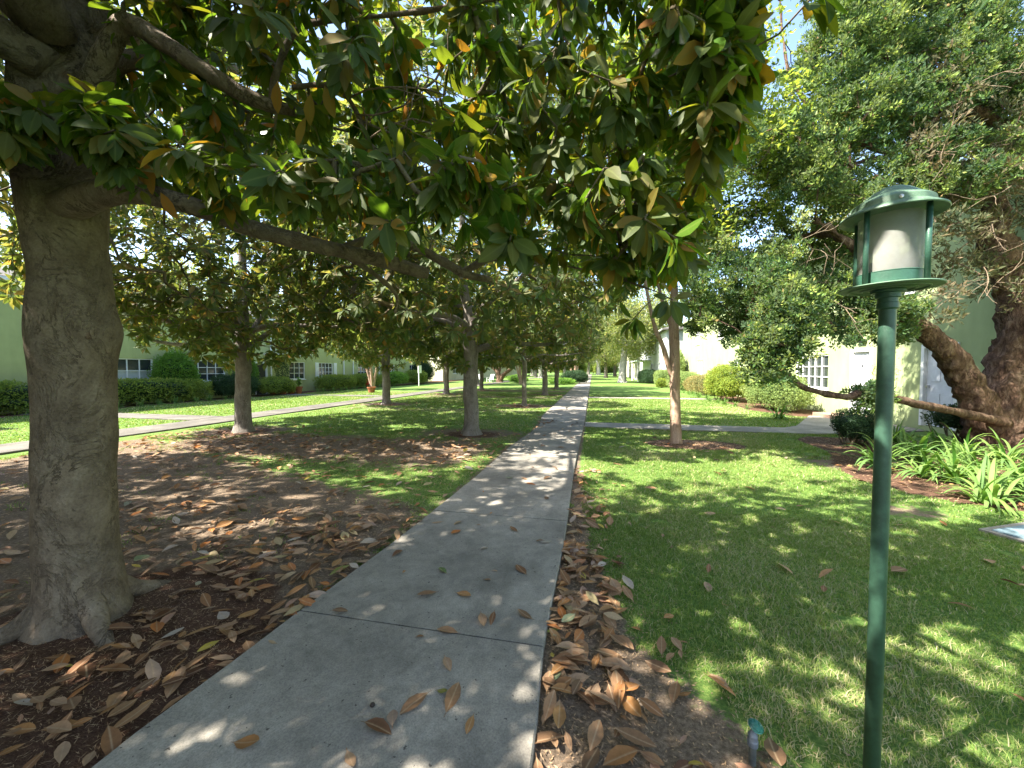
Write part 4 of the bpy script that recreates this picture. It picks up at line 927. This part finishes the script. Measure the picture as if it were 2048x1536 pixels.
# strap-leaved plants
def strap_mesh(n, L, W, seed):
    r = np.random.default_rng(seed); mb = MB()
    for _ in range(n):
        a = r.uniform(0, 2*math.pi); el = r.uniform(.55, 1.45); l = L*r.uniform(.6, 1.15); K = 9; d = np.array((math.cos(a)*math.cos(el), math.sin(a)*math.cos(el), math.sin(el)))
        p = np.array((r.normal(0, .04), r.normal(0, .04), 0.0)); s = np.array((-math.sin(a), math.cos(a), 0)); vs = []
        sag = r.uniform(.16, .40)
        for k in range(K+1):
            t = k/K; wv = W*(.55+.9*t-1.4*t*t*t)*.5 if t < .98 else .002; wv = max(wv, .002)
            nrm = np.cross(s, d); vs += [p-s*wv+nrm*.25*wv, p, p+s*wv+nrm*.25*wv]; p = p+d*l/K; d = unit(d+np.array((0, 0, -sag*(.5+t))))
        vs = np.array(vs); vs[:, 2] = np.maximum(vs[:, 2], .01)
        f = [(k*3+e, k*3+e+1, k*3+e+4, k*3+e+3) for k in range(K) for e in (0, 1)]
        mb.add(vs, None, f, 0, np.full(len(vs), r.uniform(0, 1)))
    return mb
sp0 = strap_mesh(54, .64, .044, 1).build('agapanthus_plant', M['strap'], None, True); sp1 = strap_mesh(46, .60, .046, 2).build('agapanthus_plant', M['strap'], None, True)
straps = [(1760, 935, 1.05, 'sunlit agapanthus clump spreading left from behind the lamp post'), (1835, 925, 1.0, 'bright agapanthus clump immediately right of the lamp post'), (1905, 965, .95, 'agapanthus clump in the bed between the bright one and the nearest one'),
          (1972, 1008, 1.0, 'nearest agapanthus clump, at the front edge of the mulch bed'), (2045, 990, .95, 'agapanthus clump cut by the right edge of the picture'), (1880, 905, .85, 'shaded agapanthus clump behind the bright one, below the screen door'), (1790, 885, .8, 'dark agapanthus clump beside the small-leaved bush'),
          (1555, 838, 1.0, 'agapanthus clump at the corner of the walk below the loose light bush'), (1700, 838, .6, 'small strap-leaved plant beside the brick step'), (1955, 950, .9, 'shaded agapanthus clump close to the juniper trunk'), (2010, 935, 1.0, 'agapanthus clump right against the juniper trunk'), (1845, 955, .85, 'small agapanthus clump low at the front between the two brightest'),
          (1925, 925, 1.0, 'agapanthus clump in the second line of the bed, before the feathery bush'), (1810, 905, .9, 'agapanthus clump behind the lamp post, in the second line'), (2090, 1010, 1.0, 'agapanthus clump at the right edge, nearest the utility cover')]
used = set()
for k, (u, v, s, lb) in enumerate(straps):
    p = sp0 if k % 2 == 0 else sp1
    o = p if id(p) not in used else p.copy()
    if id(p) in used: COL.objects.link(o)
    used.add(id(p)); g = G(u, v); o.location = (g[0], g[1], 0); o.rotation_euler = (0, 0, k*1.3); o.scale = (s*1.05,)*3; tag(o, lb, 'plant', 'agapanthus clumps in the mulch beds')
sl = strap_mesh(40, .5, .022, 5); lo = sl.build('lily_clump', M['strap'], None, True); first = True; kk = 0
for side, x, y0, y1, n, lbl in ((0, -18.85, 9.2, 18.6, 12, 'low strap-leaved clump along the foot of the left hedge'), (1, -18.6, 22.8, 34, 14, 'low strap-leaved clump before the farther left hedges'), (2, 6.0, 16.5, 30, 15, 'low strap-leaved clump edging the bed of the pale house')):
    for k in range(n):
        o = lo if first else lo.copy()
        if not first: COL.objects.link(o)
        first = False; yy = y0+(y1-y0)*(k+.5)/n
        xx = x+random.uniform(-.15, .15) if side < 2 else np.interp(yy, [16.5, 20, 24, 30], [6.0, 5.75, 6.0, 6.05])+random.uniform(-.12, .12)
        o.location = (xx, yy, 0); o.rotation_euler = (0, 0, random.uniform(0, 6)); s = random.uniform(.7, 1.05); o.scale = (s, s, s); tag(o, lbl, 'plant', lbl+'s')
# ------------------------------------------------------------------ buildings
def wall_open(mb, x, face, y0, y1, z0, z1, ops, dep=.12, mat=0):
    """wall plane at x facing +-X with openings (ya,yb,za,zb) and their reveals"""
    Y = sorted({y0, y1, *[o[0] for o in ops], *[o[1] for o in ops]}); Z = sorted({z0, z1, *[o[2] for o in ops], *[o[3] for o in ops]})
    for a, b in zip(Y[:-1], Y[1:]):
        for c, d in zip(Z[:-1], Z[1:]):
            ym, zm = (a+b)/2, (c+d)/2
            if any(o[0] < ym < o[1] and o[2] < zm < o[3] for o in ops): continue
            q = [(x, a, c), (x, b, c), (x, b, d), (x, a, d)]
            mb.add(q if face > 0 else q[::-1], None, [(0, 1, 2, 3)], mat)
    xi = x-face*dep
    for a, b, c, d in ops:
        for p, q in (((a, c), (b, c)), ((b, c), (b, d)), ((b, d), (a, d)), ((a, d), (a, c))):
            v = [(x, p[0], p[1]), (xi, p[0], p[1]), (xi, q[0], q[1]), (x, q[0], q[1])]; mb.add(v, None, [(0, 1, 2, 3)], mat)
def window(parent, x, face, ya, yb, za, zb, cols, rows, loc, dep=.06, curtain=None, fr=.05):
    xf = x-face*dep; mb = MB()
    def bx(a, b, c, d, t0=-.02, t1=.03): mb.box(min(xf+face*t0, xf+face*t1)-loc[0], a-loc[1], c, max(xf+face*t0, xf+face*t1)-loc[0], b-loc[1], d)
    bx(ya, ya+fr, za, zb); bx(yb-fr, yb, za, zb); bx(ya+fr, yb-fr, za, za+fr); bx(ya+fr, yb-fr, zb-fr, zb)
    W_ = yb-ya-2*fr; H_ = zb-za-2*fr; t = .016
    for k in range(1, cols): yy = ya+fr+W_*k/cols; bx(yy-t, yy+t, za+fr, zb-fr, -.015, .024)
    for k in range(1, rows):
        zz = za+fr+H_*k/rows
        for c in range(cols):
            p0 = ya+fr+W_*c/cols+(t if c else 0); p1 = ya+fr+W_*(c+1)/cols-(t if c < cols-1 else 0); bx(p0, p1, zz-t, zz+t, -.013, .021)
    w_ = mb.build('window', M['white'], parent)
    s = MB(); s.box(min(x, x+face*.05)-loc[0], ya-.04-loc[1], za-.07, max(x, x+face*.05)-loc[0], yb+.04-loc[1], za-.003); s.build('sill', M['white'], w_)
    g_ = MB(); xg = xf-face*.025-loc[0]; q = [(xg, ya-loc[1], za), (xg, yb-loc[1], za), (xg, yb-loc[1], zb), (xg, ya-loc[1], zb)]
    g_.add(q if face > 0 else q[::-1], None, [(0, 1, 2, 3)]); g_.build('pane', M['glasswin'], w_)
    if curtain:
        c0, c1 = curtain; c_ = MB(); xc = xf-face*.022-loc[0]; n = 24; vs = []
        for k in range(n+1):
            yy = ya+fr+(yb-ya-2*fr)*k/n-loc[1]; dx = .001*math.sin(k*2)
            vs += [(xc+dx, yy, za+(zb-za)*c0), (xc+dx, yy, za+(zb-za)*c1)]
        c_.add(vs, None, [(2*k, 2*k+2, 2*k+3, 2*k+1) for k in range(n)]); c_.build('curtain', M['curtain'], w_)
    return w_
def door(parent, x, face, ya, yb, za, zb, loc, dm, screen=True):
    mb = MB(); xf = x-face*.05; t = .09
    def bx(m, a, b, c, d, t0, t1): m.box(min(xf+face*t0, xf+face*t1)-loc[0], a-loc[1], c, max(xf+face*t0, xf+face*t1)-loc[0], b-loc[1], d)
    bx(mb, ya, ya+t, za, zb, -.02, .075); bx(mb, yb-t, yb, za, zb, -.02, .075); bx(mb, ya+t, yb-t, zb-t, zb, -.02, .075)
    f_ = mb.build('door_frame', M['white'], parent)
    d_ = MB(); bx(d_, ya+t, yb-t, za+.02, zb-t, -.05, -.01)
    for c0, c1 in ((.12, .45), (.55, .93)):                       # raised panels
        for s0, s1 in ((.12, .46), (.54, .88)):
            H_ = zb-za; W_ = yb-ya-2*t; bx(d_, ya+t+W_*s0, ya+t+W_*s1, za+H_*c0, za+H_*c1-.1, -.008, .004)
    dd = d_.build('door', dm, parent)
    h_ = MB(); bx(h_, yb-t-.10, yb-t-.06, za+.98, za+1.04, -.008, .06); h_.build('handle', M['steel'], dd)
    k_ = MB(); ym = (ya+yb)/2; bx(k_, ym-.03, ym+.03, za+1.5, za+1.57, -.008, .012); k_.build('peephole', M['dark'], dd)
    return dd
def house(name, label, loc, wallm, x, face, y0, y1, h, depth, wins, doors, over=.5):
    t = thing(name, label, 'house', loc)
    mb = MB(); ops = [w_[:4] for w_ in wins]+[(d[0], d[1], d[2], d[3]) for d in doors]; xb = x-face*depth
    wall_open(mb, x, face, y0, y1, -.1, h, ops)
    for yy in (y0, y1): q = [(x, yy, -.1), (xb, yy, -.1), (xb, yy, h), (x, yy, h)]; mb.add(q, None, [(0, 1, 2, 3)])
    mb.add([(xb, y0, -.1), (xb, y1, -.1), (xb, y1, h), (xb, y0, h)], None, [(0, 1, 2, 3)])
    o = mb.build('wall', wallm, t, False); o.location = (-loc[0], -loc[1], 0)
    r = MB(); xa, xc = x+face*over, xb-face*over; xm = (xa+xc)/2; e = .14; rz = h+1.25
    A = [(xa, y0-over, h), (xa, y1+over, h), (xc, y1+over, h), (xc, y0-over, h)]; B = [(a, b, h+e) for a, b, _ in A]
    rd = [(xm, y0+depth*.4, rz), (xm, y1-depth*.4, rz)]; v = A+B+rd
    r.add(v, [(4, 7, 8), (5, 9, 6)], [(0, 1, 2, 3), (0, 4, 5, 1), (1, 5, 6, 2), (2, 6, 7, 3), (3, 7, 4, 0), (4, 8, 9, 5), (7, 6, 9, 8)], 0)
    o = r.build('roof', M['roof'], t); o.location = (-loc[0], -loc[1], 0)
    f = MB(); f.box(min(xa, xa+face*.03), y0-over, h-.02, max(xa, xa+face*.03), y1+over, h+.12); o = f.build('fascia', M['white'] if face > 0 else wallm, t); o.location = (-loc[0], -loc[1], 0)
    for w_ in wins: window(t, x, face, *w_[:4], w_[4], w_[5], loc, curtain=w_[6] if len(w_) > 6 else None)
    for d in doors: door(t, x, face, *d[:4], loc, d[4])
    return t
# left house: facade at XL facing +X
wl = [(11.3, 12.92, .95, 2.08, 2, 2, (.05, .52)), (12.98, 14.55, .95, 2.08, 3, 2, (.05, .52)), (16.2, 18.25, .95, 2.08, 4, 3), (23.0, 24.5, .9, 2.12, 3, 3), (25.9, 27.6, 1.0, 2.12, 4, 3), (31.0, 33.0, 1.0, 2.15, 4, 3), (36, 37.5, 1.0, 2.15, 3, 3), (41, 42.6, 1.0, 2.15, 3, 3),
      (6.2, 8.0, .95, 2.08, 3, 2)]
tl = house('sage_house', 'long sage green stucco house along the left lawn', (XL, 8, 0), M['stucco_l'], XL, 1, 4.5, 46, 4.7, 9, wl, [(20.2, 21.15, 0, 2.06, M['dark'])])
lc = (XL, 8, 0)
def part(mb, name, mat, t, lc): o = mb.build(name, mat, t); o.location = (-lc[0], -lc[1], 0); return o
mb = MB(); mb.box(XL+.01, 20.9, 2.5, XL+1.5, 23.4, 2.62); part(mb, 'door_canopy', M['white'], tl, lc)
for y in (21.4, 28.9, 30.2, 34.4): mb = MB(); mb.tube([(XL+.08, y, 0), (XL+.08, y, 4.6)], .045, 8); part(mb, 'downspout', M['white'], tl, lc)
for y in (25.55, 27.68):
    mb = MB(); mb.box(XL+.012, y, 1.0, XL+.045, y+.36, 2.12)
    for k in range(14): mb.box(XL+.045, y+.04, 1.05+k*.075, XL+.058, y+.32, 1.09+k*.075)
    part(mb, 'shutter', M['white'], tl, lc)
# grey low house at far left edge
t2 = house('grey_house', 'plain grey-green house at the far left edge behind the huge trunk', (-19.6, -4, 0), M['stucco_g'], -19.6, 1, -16, 4.2, 5.6, 9, [(-1, .8, 1, 2.1, 3, 2)], [])
mb = MB(); mb.tube([(-19.45, 4.0, 0), (-19.45, 4.0, 5.5)], .06, 8); part(mb, 'downspout', M['white'], t2, (-19.6, -4, 0))
# right house: facade facing -X
XR = 8.35
wr = [(16.0, 18.3, .86, 2.12, 5, 3), (24.3, 25.6, 1.0, 2.15, 3, 3), (32.2, 33.9, 1.0, 2.3, 4, 3), (9.0, 10.2, 1.2, 2.2, 3, 2)]
wr += [(a, a+1.2, 3.65, 4.75, 3, 3) for a in (12.2, 16.4, 22.4, 27.5, 33.2)]
t3 = house('pale_house', 'two-storey pale green stucco house on the right behind the juniper', (XR, 12, 0), M['stucco_r'], XR, -1, 2, 39, 5.7, 9, wr, [(13.75, 14.75, .15, 2.22, M['whitescreen']), (10.9, 11.95, .12, 2.2, M['whitescreen'])], .35)
mb = MB(); mb.box(XR-1.0, 13.6, -.05, XR-.01, 14.9, .12); part(mb, 'doorstep', M['brick'], t3, (XR, 12, 0))
mb = MB(); mb.box(XR-.1, 14.0, 2.42, XR-.01, 14.35, 2.52); part(mb, 'door_light', M['dark'], t3, (XR, 12, 0))
t4 = house('cream_house', 'far grey-sided house on the right beyond the hedges', (7.3, 50, 0), M['stucco_g'], 7.3, -1, 41.5, 64, 5.6, 9, [(44, 46, 1.2, 2.4, 3, 2), (50, 52, 1.2, 2.4, 3, 2), (50, 52, 3.6, 4.8, 3, 2)], [])
mb = MB(); mb.box(5.6, 52, 2.7, 7.29, 60, 2.85); 
for y in (52.3, 56, 59.7): mb.box(5.7, y, 0, 5.82, y+.12, 2.7)
part(mb, 'porch', M['white'], t4, (7.3, 50, 0))
t5 = house('distant_house', 'small distant house at the far end of the right lawn', (7.5, 80, 0), M['stucco_c'], 7.5, -1, 72, 110, 5.6, 9, [(75, 77, 1, 2.2, 3, 2), (82, 84, 1, 2.2, 3, 2)], [])
t6 = house('distant_house', 'distant cream house beyond the sage green one', (-21, 70, 0), M['stucco_c'], -21, 1, 52, 110, 5.6, 9, [(56, 58, 1, 2.2, 3, 2), (64, 66, 1, 2.2, 3, 2)], [])
# ------------------------------------------------------------------ pots, red bag, sign, chairs
def pot(label, x, y, r, h, plant=None):
    t = thing('plant_pot', label, 'plant pot', (x, y, 0), None); mb = MB()
    mb.lathe([(0, .0), (r*.68, 0), (r*.92, h*.8), (r*1.05, h*.8), (r*1.08, h), (r*.95, h), (r*.92, h*.86), (0, h*.86)], 28); mb.build('pot', M['terracotta'], t, False)
    if plant:
        hh, ww, n, lf, mt = plant; mb = MB(); mb.tube([(0, 0, h*.7), (.02, 0, h+hh*.4), (0, 0, h+hh*.85)], [.02, .015, .008], 6, 1)
        c = rdir(n)*(rng.uniform(.3, 1, n)**.5)[:, None]*np.array((ww, ww, hh*.5))+np.array((0, 0, h+hh*.55)); leaves(mb, c, rdir(n), rdir(n)+np.array((0, 0, 1.)), lf, lf*.5, rng.uniform(0, 1, n), 'lo', 0)
        mb.build('plant', [M[mt], M['twig']], t)
for u, v, r, h, lb, pl_ in ((549, 789, .30, .50, 'large terracotta pot, leftmost of the pots by the doorway', (.35, .3, 200, .1, 'hedge')), (566, 789, .24, .34, 'terracotta pot holding a small upright tree', (1.9, .42, 1500, .09, 'darkshrub')),
                            (583, 787, .30, .42, 'wide terracotta pot with a few bare stems', (.35, .12, 20, .06, 'pale')), (598, 787, .22, .46, 'tall terracotta pot holding a spiky succulent', (.6, .1, 90, .18, 'vine'))):
    g = G(u, v); pot(lb, g[0], g[1], r, h, pl_)
g = G(745, 784); pot('reddish terracotta pot at the foot of the multi-stemmed crape myrtle', g[0]+.3, g[1]-.6, .28, .38)
o = thing('red_bag', 'small red cloth bag hanging beside the multi-stemmed crape myrtle', 'bag', (G(733, 776)[0], G(733, 776)[1], 0)); mb = MB()
mb.lathe([(0, .15), (.16, .17), (.2, .4), (.17, .65), (.06, .82), (0, .84)], 14); b_ = mb.build('bag', M['red'], o, True); displace(b_, .04, 6)
mb = MB(); mb.tube([(0, 0, .82), (.03, 0, 1.0), (.08, 0, 1.2)], .012, 6); mb.build('strap', M['red'], o)
g = G(838, 772); o = thing('signpost', 'small white signpost before the far windows of the sage green house', 'sign', (g[0], g[1], 0)); mb = MB()
mb.tube([(0, 0, 0), (0, 0, 1.7)], .05, 8); mb.build('post', M['white'], o); mb = MB(); mb.box(-.03, -.35, 1.25, .03, .35, 2.0); b_ = mb.build('sign_board', M['white'], o); b_.location = (.085, 0, 0)
def chair(lb, x, y, rz):
    t = thing('garden_chair', lb, 'chair', (x, y, 0), 'white garden chairs on the far lawn', rz)
    mb = MB()
    for k in range(5): mb.box(-.28+k*.115, -.3, .32-.0, -.18+k*.115, .3, .345)
    mb.build('seat', M['white'], t); mb = MB()
    for k in range(5): mb.add([(-.28+k*.115, .25, .3), (-.18+k*.115, .25, .3), (-.18+k*.115, .27, .3), (-.28+k*.115, .27, .3), (-.28+k*.115, .55, 1.0), (-.18+k*.115, .55, 1.0), (-.18+k*.115, .57, 1.0), (-.28+k*.115, .57, 1.0)], None, [(0, 1, 5, 4), (1, 2, 6, 5), (2, 3, 7, 6), (3, 0, 4, 7), (4, 5, 6, 7)])
    mb.build('backrest', M['white'], t)
    for sx in (-1, 1):
        mb = MB(); mb.box(sx*.33-.06, -.35, .56, sx*.33+.06, .35, .585); mb.build('armrest', M['white'], t)
        for sy in (-.3, .3): mb = MB(); mb.box(sx*.32-.03, sy-.04, 0, sx*.32+.03, sy+.04, .56); mb.build('leg', M['white'], t)
chair('white garden chair, left one of two on the far lawn', -14.6, 48.5, .5); chair('white garden chair, right one of two on the far lawn', -12.9, 48.0, -.3)
# grey-blue cover in the right lawn
cx_, cy_ = 4.35, 4.42; o = thing('utility_cover', 'flat blue-grey utility cover set in the lawn at the right edge', 'utility cover', (cx_, cy_, 0), None, .45); mb = MB()
mb.box(-.5, -.33, -.05, .5, .33, .022); mb.build('lid', M['lid'], o); mb = MB()
mb.box(-.56, -.39, -.05, -.508, .39, .014); mb.box(.508, -.39, -.05, .56, .39, .014); mb.box(-.508, -.39, -.05, .508, -.338, .014); mb.box(-.508, .338, -.05, .508, .39, .014); mb.build('rim', M['concrete'], o)
# sprinkler riser
g = P(1505, 1500, 1.52); sx_, sy_ = g[0], g[1]; zt = P(1512, 1448, 1.52)[2]
o = thing('sprinkler_riser', 'short grey pipe with a teal sprinkler cap in the leaves near the lamp post', 'sprinkler', (sx_, sy_, 0)); mb = MB()
mb.lathe([(.0, -.05), (.0095, -.05), (.0095, zt-.075), (0, zt-.075)], 20); mb.build('pipe', M['pvc'], o, False); mb = MB()
mb.lathe([(.0, zt-.082), (.0135, zt-.082), (.014, zt-.062), (.0125, zt-.058), (.0125, zt-.04), (.008, zt-.028), (.004, zt-.02), (.003, zt-.012), (0, zt-.012)], 24); mb.build('coupling', M['louvre'], o, False); mb = MB()
mb.lathe([(.0, -.008), (.008, -.008), (.019, -.002), (.021, .003), (.018, .006), (.015, .003), (.005, .002), (0, .004)], 28)
for k in range(8): a = k*math.pi/4; mb.box(math.cos(a)*.015-.002, math.sin(a)*.015-.002, .004, math.cos(a)*.015+.002, math.sin(a)*.015+.002, .008)
o.scale = (1.4, 1.4, 1); b_ = mb.build('cap', M['sprink'], o, False); b_.location = (.006, 0, zt-.004); b_.rotation_euler = (.35, .35, 0)
# ------------------------------------------------------------------ the lamp post
DL = 1.36; lp = P(1776, 600, DL); lx, ly = lp[0], lp[1]
o = thing('lamp_post', 'green metal garden lamp on a tall round post in the right foreground', 'lamp', (lx, ly, 0))
def zof(v): return P(1776, v, DL)[2]
zl = zof(577); zb_ = zof(436); R1 = .139; K_ = R1/.207
def sc(m):
    for v in m.v: v[:, :2] *= K_
mb = MB(); mb.lathe([(0, -.1), (.036, -.1), (.036, 1.0), (.0355, zl-.05)], 40); sc(mb); mb.build('post', M['postgreen'], o, True)
mb = MB(); mb.lathe([(.036, zl-.075), (.045, zl-.07), (.045, zl-.052), (.041, zl-.05), (.041, zl-.035), (.052, zl-.033), (.052, zl-.018), (.07, zl-.016), (.07, zl-.006), (0, zl-.006)], 48); sc(mb); mb.build('collar', M['lampgreen'], o, False)
mb = MB(); mb.lathe([(0, zl-.004), (.10, zl-.004), (.10, zl-.008), (.112, zl-.008), (.112, zl-.003), (.15, zl-.002), (.15, zl-.006), (.158, zl-.006), (.158, zl-.002), (.203, zl-.002), (.207, zl+.001), (.203, zl+.004), (0, zl+.004)], 72); sc(mb); mb.build('bottom_plate', M['lampgreen2'], o, False)
mb = MB(); mb.lathe([(.134, zl+.006), (.136, zl+.006), (.136, zl+.046), (.138, zl+.048), (.134, zl+.05), (.128, zl+.048), (.128, zl+.008)], 64); sc(mb); mb.build('base_ring', M['lampgreen'], o, False)
mb = MB(); mb.lathe([(.124, zl+.01), (.1255, zl+.02), (.129, zb_-.004), (.126, zb_-.004), (.1225, zl+.02)], 64); sc(mb); mb.build('glass_cylinder', M['frost'], o, True)
mb = MB(); mb.lathe([(0, zl+.012), (.112, zl+.012), (.112, zl+.086), (.10, zl+.088), (.1, zl+.06), (0, zl+.06)], 48); sc(mb); mb.build('lamp_base', M['louvre'], o, False)
mb = MB(); mb.lathe([(0, zl+.06), (.02, zl+.06), (.022, zl+.085), (.034, zl+.10), (.040, zl+.12), (.036, zl+.14), (.022, zl+.153), (0, zl+.158)], 32); sc(mb); mb.build('bulb', M['bulb'], o, True)
for k, a in enumerate((147, 237, 327, 57)):
    # angles seen from the camera: rods stand on the plate rim
    a = R(a); mb = MB(); mb.lathe([(0, zl+.004), (.0082, zl+.004), (.0082, zb_+.008), (0, zb_+.008)], 16, c=(math.cos(a+YAW-.773)*.160*K_, math.sin(a+YAW-.773)*.160*K_, 0)); mb.build('rod', M['lampgreen'], o, True)
mb = MB(); H1 = zb_
mb.lathe([(0, H1+.020), (.15, H1+.016), (.19, H1+.006), (.207, H1-.003), (.21, H1+.0), (.207, H1+.005), (.175, H1+.018), (.168, H1+.022), (.163, H1+.040), (.155, H1+.045), (.12, H1+.060), (.075, H1+.086), (.045, H1+.097), (.02, H1+.101), (0, H1+.102)], 72)
sc(mb); mb.build('lamp_cap', M['lampgreen2'], o, False)
for k in range(4):
    a = R(282+k*90)+YAW-.773; mb = MB(); mb.lathe([(0, 0), (.006, 0), (.006, .004), (0, .005)], 12); s_ = mb.build('screw', M['steel'], o, False)
    s_.location = (math.cos(a)*.164*K_, math.sin(a)*.164*K_, H1+.03); s_.rotation_euler = (0, R(90), a)
